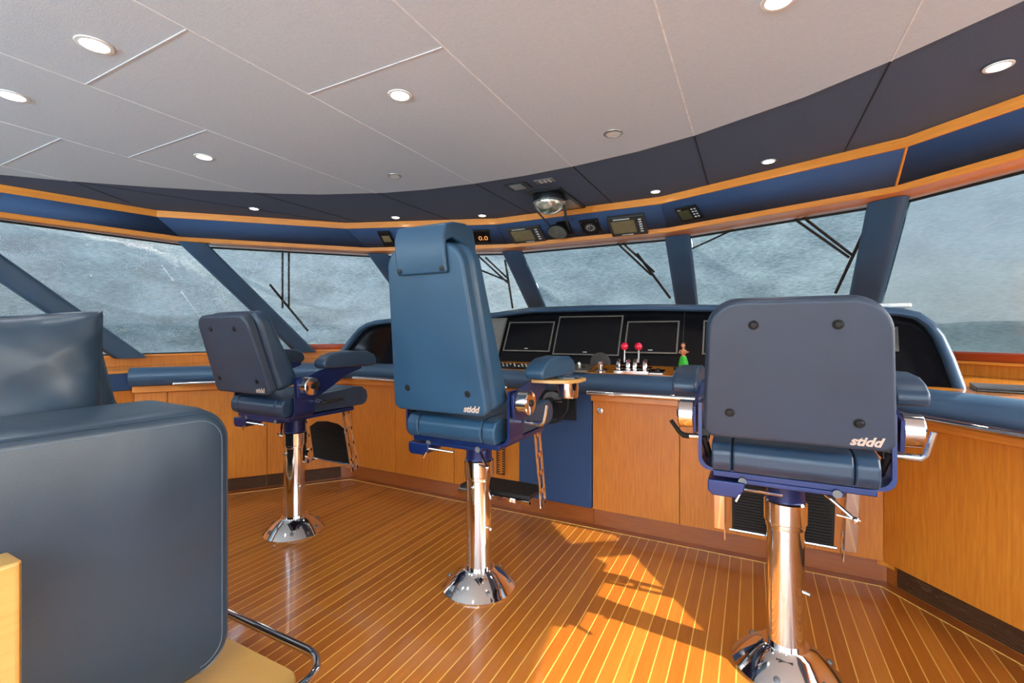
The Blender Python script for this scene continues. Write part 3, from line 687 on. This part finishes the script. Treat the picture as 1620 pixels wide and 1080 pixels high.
# ------------------------------------------------------------------ downlights
def downlight(x, y, label, r=.038, mat='lit', watts=9., col=(1, .95, .88), ring='white', z=HC - .004):
    t = thing('downlight', (x, y, z), label, 'ceiling light', group='recessed downlights')
    b = MB(); b.lathe([(r * .92, 0), (r * .94, -.004), (r * 1.22, -.003), (r * 1.25, 0)], 28); b.build('trim_ring', ring, t)
    b = MB(); b.lathe([(0, -.003), (r * .93, -.003), (r * .93, -.001), (0, -.001)], 24); b.build('lens', mat, t)
    if watts:
        l = bpy.data.lights.new('bulb', 'SPOT'); l.energy = watts; l.spot_size = math.radians(150); l.spot_blend = 1; l.shadow_soft_size = r * .8; l.color = col
        o = bpy.data.objects.new('bulb', l); COL.objects.link(o); o.parent = t; o.location = (0, 0, -.012)
for x, y, lb, r, mt in ((-.712, .722, 'brightest downlight in the white ceiling at upper left', .042, 'lit'), (-1.43, .722, 'downlight in the white ceiling at the left picture edge', .042, 'lit'),
    (-.026, 1.447, 'bright downlight in the white ceiling above the helm chair', .038, 'lit'), (-1.421, 1.458, 'downlight in the white ceiling above and left of the leftmost chair', .038, 'lit'),
    (.646, 2.202, 'dim downlight in the white ceiling above the fascia dial gauge', .038, 'darklens'), (-.704, 2.172, 'smallest dim downlight in the white ceiling above the headrest', .034, 'darklens'),
    (1.31, 1.541, 'downlight cut by the top picture edge in the white ceiling', .038, 'lit'), (2.033, 2.291, 'large bright downlight in the navy soffit at the right', .034, 'lit'),
    (1.325, 2.961, 'downlight in the navy soffit above the right chair', .03, 'lit'), (.659, 3.236, 'warm small downlight in the navy soffit right of the compass', .028, 'litwarm'),
    (-.72, 3.237, 'warm small downlight in the navy soffit just right of the headrest', .028, 'litwarm'), (-1.393, 2.956, 'downlight in the navy soffit just left of the headrest', .03, 'lit'),
    (-2.18, 2.241, 'downlight in the navy soffit above the leftmost chair', .03, 'lit'), (1.4, .4, 'downlight overhead beside the camera', .038, 'lit'), (.3, .3, 'downlight overhead in front of the sofa', .038, 'lit'),
    (1.0, -1.0, 'downlight in the aft starboard ceiling', .038, 'lit'), (-.6, -1.0, 'downlight in the aft middle ceiling', .038, 'lit'), (-2.0, -1.0, 'downlight in the aft port ceiling', .038, 'lit')):
    downlight(x, y, lb, r, mt, 0 if mt == 'darklens' else (4 if r < .036 else 8), (1, .8, .55) if mt == 'litwarm' else (.90, .95, 1), 'silver' if mt == 'darklens' else 'white')

# ------------------------------------------------------------------ wipers outside the glass
def wiper(i, arms, blade, label):
    t = thing('windshield_wiper', blade[1], label, 'wiper'); o = Vector(blade[1])
    for a in arms:
        b = MB(); b.tube([Vector(a[0]) - o, Vector(a[1]) - o], .009, 6); b.build('arm', 'wiper', t)
    b = MB(); b.tube([Vector(p) - o for p in blade], .011, 6); b.build('blade', 'wiper', t)
wiper(3, [((-2.591, 2.783, 1.989), (-2.897, 3.005, 1.501)), ((-2.554, 2.821, 1.992), (-2.858, 3.047, 1.502))], [(-2.836, 2.828, 1.714), (-2.878, 3.284, 1.276)], 'thin black wiper outside the window behind the leftmost chair')
wiper(4, [((-1.081, 3.763, 1.989), (-.936, 4.084, 1.758)), ((-1.024, 3.798, 1.978), (-.91, 4.061, 1.787)), ((-1.081, 3.80, 1.86), (-.92, 4.07, 1.77))], [(-.859, 3.888, 1.954), (-1.008, 4.333, 1.518)], 'thin black wiper outside the window right of the helm chair back')
wiper(5, [((.228, 3.851, 2.018), (.458, 4.147, 1.761)), ((.275, 3.855, 2.014), (.489, 4.121, 1.783))], [(.378, 3.956, 1.926), (.584, 4.365, 1.571)], 'thin black wiper outside the middle window above the monitors')
wiper(6, [((1.497, 3.584, 2.007), (1.815, 3.753, 1.755)), ((1.538, 3.561, 2.014), (1.837, 3.739, 1.76))], [(1.872, 3.557, 1.907), (1.777, 4.013, 1.541)], 'thin black wiper outside the window above the right chair, by the thick pillar')
b = MB(); b.tube([(.79, 3.95, 1.92), (.95, 3.85, 1.962), (1.122, 3.73, 2.008)], .007, 6); tag(b.build('outside_cable', 'wiper'), 'thin dark cable crossing the upper corner of the window above the right chair', 'cable')

# ------------------------------------------------------------------ helm chairs
def rounded(hwb, hwt, H, rb, rt, n=8):
    """outline x,h: bottom edge to top, corners rounded"""
    pts = arc(-hwb + rb, rb, rb, 180, 270, 5) + arc(hwb - rb, rb, rb, 270, 360, 5) + arc(hwt - rt, H - rt, rt, 0, 90, n) + arc(-hwt + rt, H - rt, rt, 90, 180, n)
    return pts
def chair(x, y, label, kind, H, hwb, hwt, rt, recl, lm, lm2):
    t = thing('helm_chair', (x, y, 0), label, 'chair')
    # pedestal
    b = MB(); seg = 48; prof = [(.178, 0), (.180, .008), (.172, .016), (.150, .040), (.10, .082), (.082, .094), (.078, .100), (.0, .1)]
    b.lathe(prof, seg); pb = b.build('pedestal_base', 'chrome', t, ang=25)
    for k in range(6):
        a = 2 * PI * k / 6 + .3; b = MB(); b.lathe([(0, 0), (.011, 0), (.011, .006), (.006, .009), (0, .009)], 10, Matrix.Translation((.15 * math.cos(a), .15 * math.sin(a), .038)) @ Matrix.Rotation(.6, 4, (-math.sin(a), math.cos(a), 0))); b.build('bolt', 'bolt', pb)
    b = MB(); b.lathe([(0, .09), (.062, .09), (.062, .555), (0, .555)], 40); b.build('pedestal_tube', 'chrome', t)
    b = MB(); b.lathe([(.05, .53), (.066, .53), (.067, .54), (.067, .548), (.072, .552), (.073, .625), (.068, .632), (.05, .632)], 40); b.build('clamp_ring', 'chrome', t)
    b = MB(); b.lathe([(0, .62), (.064, .62), (.064, .68), (.07, .70), (.07, .745), (0, .745)], 32); b.build('swivel_collar', 'blue_metal', t)
    b = MB(); b.tube([(.062, -.01, .30), (.078, -.02, .30)], .006, 8); b.tube([(-.0, -.062, .50), (0, -.076, .50)], .008, 10); b.build('lock_bolt', 'brushed', t)
    # seat pan and bracket
    b = MB(); b.box((-.235, -.215, .742), (.235, .27, .765)); b.box((-.15, -.22, .728), (.15, .12, .745)); b.build('seat_pan', 'blue_metal', t, bevel=.004)
    u = [(-.283, 1.0), (-.283, .80)] + arc(-.243, .80, .04, 180, 270, 5) + arc(.243, .80, .04, 270, 360, 5) + [(.283, .80), (.283, 1.0)]
    ui = [(px * .958, pz if abs(pz - .76) > .02 else pz) for px, pz in u]
    ui = [(px * (1 - .012 / .283), max(pz, .76) + (.010 if pz < .80 else 0)) for px, pz in u]
    b = MB(); mm = frame((0, -.21, 0), (1, 0, 0), (0, 0, 1)); b.prism(u + ui[::-1], 0, -.13, mm); b.build('side_bracket', 'blue_metal', t)
    # little gearbox, rods
    b = MB(); b.prism([(-.25, .735), (-.25, .695), (-.235, .68), (-.16, .68), (-.135, .705), (-.13, .735)], 0, -.12, frame((0, -.235, 0), (1, 0, 0), (0, 0, 1))); b.build('lever_box', 'blue_metal', t, bevel=.005)
    b = MB(); b.tube([(-.14, -.225, .713), (-.02, -.19, .70)], .006, 8); b.tube([(-.14, -.225, .713), (-.16, -.235, .67)], .0045, 8); b.build('height_lever', 'chrome', t)
    b = MB(); b.tube([(.10, -.16, .72), (.175, -.22, .665)], .006, 8); b.ball((.178, -.222, .663), .011, 10); b.tube([(.13, -.21, .668), (.19, -.225, .664)], .004, 8); b.build('swivel_lever', 'chrome', t)
    for s in (-.14, .13):
        b = MB(); b.lathe([(0, 0), (.013, 0), (.013, .004), (0, .004)], 14, frame((s, -.221, .738), (1, 0, 0), (0, 0, 1))); b.build('bolt', 'bolt', t)
    # seat cushion
    pr = [(-.245, .772), (-.262, .80), (-.262, .84), (-.245, .868), (-.2, .878), (0, .878), (.15, .886), (.28, .897), (.345, .89), (.385, .862), (.395, .82), (.385, .785), (.35, .768), (.28, .768)]
    b = MB()
    for x0, x1 in ((-.236, -.172), (-.170, .170), (.172, .236)):
        b.prism(pr, x0, x1, frame((0, 0, 0), (0, 1, 0), (0, 0, 1)))
    b.build('seat_cushion', lm2, t, bevel=.009, seg=3, ang=50)
    # arms
    for s in (-1, 1):
        f = Matrix.Scale(1, 4); pts = [(-.215, .985), (-.205, .885), (-.08, .872), (.04, .93), (.14, .985), (.27, 1.02), (.28, 1.045), (.02, 1.05), (-.06, 1.03), (-.12, 1.01)]
        b = MB(); b.prism(pts, s * .290, s * .302, frame((0, 0, 0), (0, 1, 0), (0, 0, 1))); b.build('arm_plate', 'blue_metal', t, bevel=.002, seg=1)
        pad = [(-.09, 1.045), (-.105, 1.065), (-.10, 1.09), (-.06, 1.118), (.0, 1.135), (.12, 1.142), (.24, 1.136), (.30, 1.112), (.318, 1.08), (.312, 1.052), (.28, 1.040)]
        b = MB(); b.prism(pad, s * .300 - .0, s * .300 + s * .092, frame((0, 0, 0), (0, 1, 0), (0, 0, 1))); b.bm.transform(Matrix.Translation((0, 0, -.03 if kind == 'starboard' else 0))); b.build('armrest', lm2, t, bevel=.024, seg=5, ang=60)
        xf = Matrix.Translation((s * .302, -.15, .948)) @ Matrix.Rotation(s * PI / 2, 4, 'Y')
        b = MB(); b.lathe([(0, 0), (.046, 0), (.052, .003), (.052, .05), (.048, .054), (.018, .055), (0, .055)], 32, xf); k = b.build('tilt_knob', 'chrome', t)
        b = MB(); b.lathe([(0, .054), (.016, .054), (.014, .062), (0, .063)], 16, xf); b.build('knob_cap', 'black', k)
        b = MB(); b.tube([(s * .29, -.07, .848), (s * .335, -.07, .846)], .011, 12); b.build('handle_socket', 'brushed', t)
        b = MB()
        if kind == 'port': b.tube([(s * .335, -.07, .846), (s * .35, -.05, .846), (s * .355, .07, .852)], [.013, .012, .008], 10)
        elif s > 0: b.tube([(.335, -.07, .846), (.372, -.075, .846), (.385, -.08, .86), (.402, -.085, .935)], [.012, .012, .010, .009], 10, flat=1)
        else: b.tube([(-.33, -.07, .846), (-.35, -.075, .848), (-.365, -.08, .86), (-.395, -.09, .905)], [.011, .011, .009, .008], 10)
        b.build('recline_handle', 'rubber' if (kind == 'port' or s < 0) else 'brushed', t)
        b = MB(); b.tube([(s * .265, -.2, .88), (s * .25, -.16, .80)], .012, 8); b.box((min(s * .25, s * .277), -.2, .86), (max(s * .25, s * .277), -.12, .905)); b.build('hinge', 'black', t)
    # back
    ux = Vector((0, -math.sin(recl), math.cos(recl))); fr_ = frame((0, -.335, .905), (1, 0, 0), ux)   # local z points aft? x cross up
    zb = 1 if fr_.to_3x3().col[2].y < 0 else -1
    out = rounded(hwb, hwt, H, .035, rt)
    b = MB(); b.prism(out, 0, -zb * .055, fr_); b.build('back_shell', lm, t, bevel=.014, seg=4, ang=60)
    out2 = rounded(hwb + .006, hwt + .010, H - .004, .035, rt)
    b = MB(); b.prism(out2, -zb * .05, -zb * .14, fr_)
    iv = fr_.inverted()
    for v in b.bm.verts:
        lc = iv @ v.co
        if abs(lc.z) > .1: lc.z -= zb * .06 * max(0, 1 - lc.y / H) ** 1.3; v.co = fr_ @ lc
    b.build('back_cushion', lm2, t, bevel=.035, seg=5, ang=60)
    sc = [(-.175, .09), (.165, .085)] + ([(-.107, H - .075), (.107, H - .075)] if kind != 'helm' else [])
    if kind == 'helm': sc = [(-.155, .105), (.16, .095)]
    for px, pz in sc:
        mm = fr_ @ Matrix.Translation((px, pz, zb * .0)) @ (Matrix() if zb > 0 else Matrix.Rotation(PI, 4, 'X'))
        b = MB(); b.lathe([(0, .001), (.0105, .001), (.0105, .004), (.008, .0065), (0, .007)], 20, mm); b.build('back_screw', 'black', t)
        b = MB(); b.lathe([(.0105, .0006), (.015, .0006), (.013, .002), (.0105, .001)], 20, mm); b.build('screw_washer', 'rubber', t)
    tm = fr_ @ Matrix.Translation((hwb - .075, .03, zb * .0012)) @ (Matrix() if zb > 0 else Matrix.Rotation(PI, 4, 'Y'))
    text('maker_logo', 'stidd', 'logo', t, tm, .038, .35, .0014)
    # footrest
    for s in (-1, 1):
        b = MB(); a, c = Vector((s * .218, .215, .765)), Vector((s * .218, .300, .335)); d = (c - a).normalized(); L = (c - a).length
        f = frame(a, d, (0, 1, .2))
        for (y0, y1) in ((-.04, -.018), (.012, .034)): b.box((0, y0, -.003), (L, y1, .003), f)
        for (x0, x1) in ((0, .05), (.135, .16), (.235, .26), (.34, .365), (L - .03, L)): b.box((x0, -.03, -.003), (x1, .024, .003), f)
        if kind == 'starboard': b.box((.1, -.04, -.003 if s > 0 else -.042), (L - .05, -.035, .042 if s > 0 else .003), f)
        b.build('footrest_leg', 'chrome', t, bevel=.0015, seg=1)
    fb = MB(); fbar = MB()
    if kind == 'helm':
        fb.box((-.21, .14, .405), (.21, .335, .43)); fo = fb.build('foot_plate', 'rubber', t, bevel=.008)
        fbar.box((-.213, .13, .388), (.213, .15, .404)); fbar.tube([(-.213, .142, .40), (.213, .142, .40)], .012, 10); fbar.build('foot_plate_edge', 'chrome', fo)
    else:
        a = Vector((0, .262, .60)); c = Vector((0, .305, .37)); f = frame(c, (1, 0, 0), a - c); H2 = (a - c).length + .02
        pl = [(-.19, 0), (.19, 0)] + ([(.19, H2)] if kind == 'starboard' else []) + [(.15, H2 + .02), (-.15, H2 + .02)] + ([(-.19, H2)] if kind == 'starboard' else [(-.19, H2 - .03)])
        if kind == 'port': pl = [(-.19, 0), (.19, 0), (.175, H2 - .02), (.1, H2 + .02), (0, H2 + .03), (-.1, H2 + .02), (-.175, H2 - .02)]
        fb.prism(pl, -.004, .004, f)
        for k in range(17): fb.box((-.18, .01 + k * .0135, -.009), (.18, .016 + k * .0135, .009), f)
        fo = fb.build('foot_plate', 'rubber', t)
        fbar.tube([f @ Vector((-.2, -.008, 0)), f @ Vector((.2, -.008, 0))], .007, 8); fbar.build('foot_plate_edge', 'chrome', fo)
    return t, fr_, zb
tP, _, _ = chair(-1.33, 1.95, 'low-backed blue leather pedestal chair at left, nearest the port windows', 'port', .46, .245, .228, .07, math.radians(17), 'leather_dark', 'leather_seat')
tS, _, _ = chair(1.352, 2.0, 'low-backed slate blue leather pedestal chair at right, seen squarely from behind', 'starboard', .452, .256, .238, .10, math.radians(11), 'leather_dark', 'leather_seat')
tH, fr_, zb = chair(.04, 1.95, 'tall high-backed blue leather helm chair in the middle with headrest and cup holder', 'helm', .72, .245, .195, .10, math.radians(9.5), 'leather_teal', 'leather_teal')
# headrest folded over the top of the tall back
side = [(.010, .60), (.004, .66), (.006, .72), (.03, .765), (-.02, .80)]
hp = [(.018, .595), (.022, .66), (.016, .74), (-.01, .79), (-.07, .80), (-.16, .795), (-.215, .77), (-.225, .70), (-.21, .64), (-.17, .62), (-.15, .66), (-.14, .70), (-.05, .735), (-.004, .72), (-.001, .60)]
b = MB(); ax = fr_.to_3x3(); up_, nn_ = ax.col[1], ax.col[2] * zb
def hr(xx):
    return [fr_.translation + up_ * h + nn_ * n_ + Vector((xx, 0, 0)) for n_, h in hp]
b.rings([hr(-.127), hr(.127)]); hd = b.build('headrest', 'leather_teal', tH, bevel=.012, seg=4, ang=60)
for sx in (-.108, .108):
    mm = fr_ @ Matrix.Translation((sx, .615, zb * .021)) @ (Matrix() if zb > 0 else Matrix.Rotation(PI, 4, 'X'))
    b = MB(); b.lathe([(0, 0), (.010, 0), (.010, .004), (0, .006)], 14, mm); b.build('headrest_stud', 'black', hd)
# cup holder tray on the right arm
b = MB(); b.prism([(.285, -.03), (.40, -.035), (.47, .0), (.50, .06), (.50, .16), (.47, .19), (.285, .19)], 1.022, 1.038); tr = b.build('cup_tray', 'wood_light', tH, bevel=.003)
b = MB(); b.lathe([(.046, 1.042), (.056, 1.045), (.060, 1.040), (.050, 1.036), (.047, .955), (.044, .948), (0, .948), (0, .952), (.042, .954), (.045, 1.038)], 32, Matrix.Translation((.432, .10, 0))); b.build('cup_holder', 'chrome', tr)

# ------------------------------------------------------------------ raised platform, foot rail, sofa
b = MB(); b.prism([(-2.7, -2.6), (-.07, -2.6)] + arc(-.17, .95, .10, 0, 90, 8) + [(-2.05, 1.05), (-2.7, 1.05)], .001, .10); tag(b.build('sofa_platform', 'wood_light', bevel=.006), 'low light-wood platform under the blue sofa', 'platform')
t = thing('foot_rail', (-.6, 1.12, 0), 'chrome tube foot rail curving round the platform corner', 'rail')
b = MB(); pts = [(-1.8, 0, .12), (.44, 0, .12)] + [(x, y, .12) for x, y in arc(.44, -.12, .12, 88, 2, 8)] + [(.56, -.2, .12), (.56, -2.9, .12)]; b.tube(pts, .0155, 14); b.build('rail', 'chrome', t)
for p in ((-1.5, 0), (-.6, 0), (.56, -.7), (.56, -2.4)):
    b = MB(); b.tube([(p[0], p[1], 0), (p[0], p[1], .12)], .011, 10); b.build('post', 'chrome', t)
t = thing('sofa', (-1.0, 0, .1), 'large blue leather sofa in the left foreground, seen by its padded arm', 'sofa')
def inset(P, d):
    out = []
    for i, p in enumerate(P):
        a, c = Vector(P[i - 1]), Vector(P[(i + 1) % len(P)]); p = Vector(p); t1, t2 = (p - a).normalized(), (c - p).normalized()
        n = (Vector((-t1.y, t1.x)) + Vector((-t2.y, t2.x))).normalized(); k = 1 / max(.5, n.dot(Vector((-t1.y, t1.x)))); q_ = p + n * d * k; out.append((q_.x, q_.y))
    return out
def armo(y0, y1, z0, z1, r1, r2):
    return [(y0, z0)] + arc(y1 - r2, z0 + r2, r2, 270, 360, 6) + arc(y1 - r1, z1 - r1, r1, 0, 90, 8) + [(y0, z1)]
oy = armo(-.75, .945, .05, .905, .11, .10)
f = frame((.68, 0, 0), (0, 1, 0), (0, 0, 1))
b = MB(); rings = []
for k, (dx, ins) in enumerate(((.0, .035), (-.004, .02), (-.014, .008), (-.03, .0), (-.08, -.006), (-.32, -.010), (-.37, .0), (-.39, .015), (-.40, .04))):
    cy, cz = .1, .5
    rings.append([Vector((.68 + dx, y, z)) for y, z in inset(oy, ins)])
b.rings(rings); b.build('arm', 'leather_soft', t, ang=60)
for off_, rr in ((.030, .0035), (.050, .0014)):
    b = MB(); ppts = []
    for y, z in inset(oy, .012 if off_ < .04 else .034)[1:]: ppts.append((.68 - (.011 if off_ < .04 else .0), y, z))
    b.tube(ppts, rr, 6); b.build('arm_piping' if off_ < .04 else 'arm_stitching', 'leather_soft' if off_ < .04 else 'stitch', t)
b = MB(); b.box((-1.1, -.5, .06), (.26, .82, .34)); b.build('seat_base', 'leather_soft', t, bevel=.03)
b = MB(); b.box((-1.1, -.4, .345), (.26, .84, .52)); b.build('seat_cushion', 'leather_soft', t, bevel=.05, seg=4)
b = MB(); b.box((-1.1, -.75, .1), (.26, -.45, 1.0)); b.build('backrest', 'leather_soft', t, bevel=.05, seg=4)
for px, py in ((.45, .8), (.45, -.65), (-1.0, .7), (-1.0, -.65)):
    b = MB(); b.lathe([(.025, 0), (.025, .055), (0, .055), (0, 0)][:0] or [(0, 0), (.025, 0), (.025, .06), (0, .06)], 14, Matrix.Translation((px, py, 0))); b.build('leg', 'chrome', t)
def pillow(name, label, loc, rot, W, Hh, T, seed, mat='leather_soft'):
    rnd = random.Random(seed); b = MB(); N = 44
    def shape(u, v, s):
        x, y = 2 * u - 1, 2 * v - 1
        e = max(0, (1 - x ** 4)) ** .5 * max(0, (1 - y ** 4)) ** .5
        th = T * (.16 + .84 * e) if s else T * (.16 + .84 * e)
        pin = 1 - .06 * (1 - abs(y)) * abs(x) ** 3; pin2 = 1 - .07 * (1 - abs(x)) * abs(y) ** 3
        wr = .003 * math.sin(5 * x + 4 * y + seed) * e + .002 * math.sin(17 * x * y + 4 * x + seed) + .0038 * math.exp(-((y - .2 + .9 * (x - .9)) / .05) ** 2) * max(0, x) + .0038 * math.exp(-((y - .75 - .6 * (x - .9)) / .05) ** 2) * max(0, x) + .0038 * math.exp(-((y + .6 - .5 * (x - .9)) / .06) ** 2) * max(0, x) + .005 * math.exp(-((x - .75 + .3 * y) / .12) ** 2) * e - .005 * math.exp(-((y - .55 * x) / .12) ** 2) * max(0, x) * e
        return Vector((x * W / 2 * pin, (th / 2 + wr) * (1 if s else -1), y * Hh / 2 * pin2))
    b.grid(lambda u, v: shape(u, v, True), N, N); b.grid(lambda u, v: shape(u, v, False), N, N)
    bmesh.ops.remove_doubles(b.bm, verts=b.bm.verts, dist=.0005)
    # gusset between both faces
    ring = []
    for k in range(4 * N):
        s_, q_ = divmod(k, N); q_ = q_ / N
        ring.append([(q_, 0), (1, q_), (1 - q_, 1), (0, 1 - q_)][s_])
    b.rings([[shape(u, v, True) for u, v in ring], [shape(u, v, False) for u, v in ring]], caps=False)
    bmesh.ops.remove_doubles(b.bm, verts=b.bm.verts, dist=.001)
    o = b.build(name, mat, ang=80); o.location = loc; o.rotation_euler = rot; tag(o, label, 'cushion')
    pb_ = MB(); pb_.tube([shape(u, v, True) + Vector((0, .0, 0)) for u, v in ring], .006, 6, closed=True); pb_.build('piping', mat, o)
    return o
pillow('sofa_cushion', 'plump creased blue leather cushion standing behind the sofa arm', (-.90, .47, .98), (math.radians(0), math.radians(-3), math.radians(90 - 14)), .68, .66, .2, 3)
pillow('sofa_cushion', 'second blue leather cushion, only its edge showing behind the plump creased one', (-1.13, .62, .90), (math.radians(0), math.radians(-15), math.radians(90 - 14)), .66, .60, .16, 8)
b = MB(); b.prism(arc(-.19 , .375, .015, -90, 0, 4)[:0] + [(-.30, .35), (-.215, .35), (-.205, .36), (-.205, .40), (-.215, .41), (-.30, .41)], .1, .742); 
b.box((-.30, .30, .1), (-.21, .352, .736)); tag(b.build('wooden_end_panel', 'wood_light', bevel=.012), 'light wood panel edge at the lower left corner in front of the sofa arm', 'panel')

# ------------------------------------------------------------------ outdoors
def water():
    m, nt, b = newmat('sea_water'); b.inputs['Base Color'].default_value = srgb(60, 86, 100); b.inputs['Roughness'].default_value = .2
    n = noise(nt, 1.5, detail=6); bump(nt, b, n.outputs['Fac'], .5, .3); M['sea'] = m
water()
b = MB(); b.prism([(500 * math.cos(a), 500 * math.sin(a)) for a in [2 * PI * k / 32 for k in range(32)]], -4.2, -4.0); o = b.build('water', 'sea'); struct(o)
M['hill'] = plain('tree_covered_shore', srgb(66, 80, 74), .9, nscale=.2)
b = MB(); rnd = random.Random(9)
ri = [(a, 150 + 10 * math.sin(a * 3)) for a in [2 * PI * k / 180 for k in range(180)]]
hts = [rnd.uniform(6.2, 7.6) for _ in ri]
rg = []
hts = [(hts[k-1]+hts[k]*2+hts[(k+1)%180])/4 for k in range(180)]
for (a, r), h_ in zip(ri, hts): rg.append([Vector((r * math.cos(a), r * math.sin(a), -4)), Vector(((r + 3) * math.cos(a), (r + 3) * math.sin(a), -4 + h_)), Vector(((r + 16) * math.cos(a), (r + 16) * math.sin(a), -4 + h_ + 1)), Vector(((r + 30) * math.cos(a), (r + 30) * math.sin(a), -4))])
b.rings(rg, closed=True, ringclosed=False); o = b.build('ground', 'hill'); struct(o)
# foredeck under the windows; unseen white aft part extended to bounce light indoors
b = MB(); b.prism([(-3.9, -14), (3.9, -14), (3.9, 2.5), (2.6, 6.2), (0, 9), (-2.6, 6.2), (-3.9, 2.5)], -.6, -.06); struct(b.build('trim_80', 'white'))

# ------------------------------------------------------------------ fill uplights added behind the camera to brighten the ceiling
for x in (-1.015, 1.015, -3.05, 3.05):
    t = thing('fill_uplight', (x, -2.62, 1.55), 'added out-of-view white half-bowl fill uplight on the %s post of the aft doorway' % ('inner port', 'inner starboard', 'outer port', 'outer starboard')[(-1.015, 1.015, -3.05, 3.05).index(x)], 'added fill lamp')
    b = MB(); b.lathe([(.02, 0), (.06, .03), (.09, .08), (.1, .12), (.094, .12), (.085, .085), (.05, .035), (0, .02)], 24); b.build('bowl', 'white', t)
    b = MB(); b.box((-.02, -.07, .0), (.02, .0, .05)); b.build('bracket', 'silver', t)
    b = MB(); b.ball((0, 0, .09), .04, 14); b.build('fill_globe', 'lit', t)
    l = bpy.data.lights.new('bulb', 'SPOT'); l.energy = 1100; l.color = (.50, .80, 1); l.spot_size = math.radians(165); l.spot_blend = 1; l.shadow_soft_size = .08
    o = bpy.data.objects.new('bulb', l); COL.objects.link(o); o.parent = t; o.location = (0, 0, .24); o.rotation_euler = (PI - .35, 0, 0)
# ------------------------------------------------------------------ light
w = bpy.data.worlds.new('World'); SC.world = w; w.use_nodes = True; nt = w.node_tree
bg = nt.nodes['Background']; sky = nt.nodes.new('ShaderNodeTexSky'); sky.sky_type = 'NISHITA'; sky.sun_disc = False
sky.sun_elevation = math.radians(36.5); sky.sun_rotation = math.radians(85); sky.air_density = 1.0; sky.dust_density = 3.0; sky.ozone_density = 1
mxw = nt.nodes.new('ShaderNodeMix'); mxw.data_type = 'RGBA'; mxw.inputs[0].default_value = .6; mxw.inputs[7].default_value = (2.85, 3.3, 3.8, 1)
nt.links.new(sky.outputs[0], mxw.inputs[6]); nt.links.new(mxw.outputs[2], bg.inputs[0]); bg.inputs[1].default_value = 1.75
l = bpy.data.lights.new('sun', 'SUN'); l.energy = 11.5; l.angle = math.radians(.6); l.color = (1, .95, .74)
o = bpy.data.objects.new('sun', l); COL.objects.link(o); az = math.radians(4.7); el = math.radians(36.5)
o.rotation_euler = Vector((-math.cos(el) * math.cos(az), math.cos(el) * math.sin(az), -math.sin(el))).to_track_quat('-Z', 'Y').to_euler(); o.location = (6, 0, 6)

# ------------------------------------------------------------------ camera
cam = bpy.data.cameras.new('camera'); co = bpy.data.objects.new('camera', cam); COL.objects.link(co); SC.camera = co
cam.sensor_width = 36; cam.lens = 728 / 1620 * 36; cam.shift_y = -13 / 1620; cam.clip_start = .02; cam.clip_end = 2000
co.location = (1.24, 0, 1.25); co.rotation_euler = (PI / 2, 0, math.radians(27.5))
vs = SC.view_settings; SC.display_settings.display_device = 'sRGB'; vs.view_transform = 'Standard'; vs.look = 'None'; vs.gamma = 1; vs.use_curve_mapping = False; vs.exposure = .06
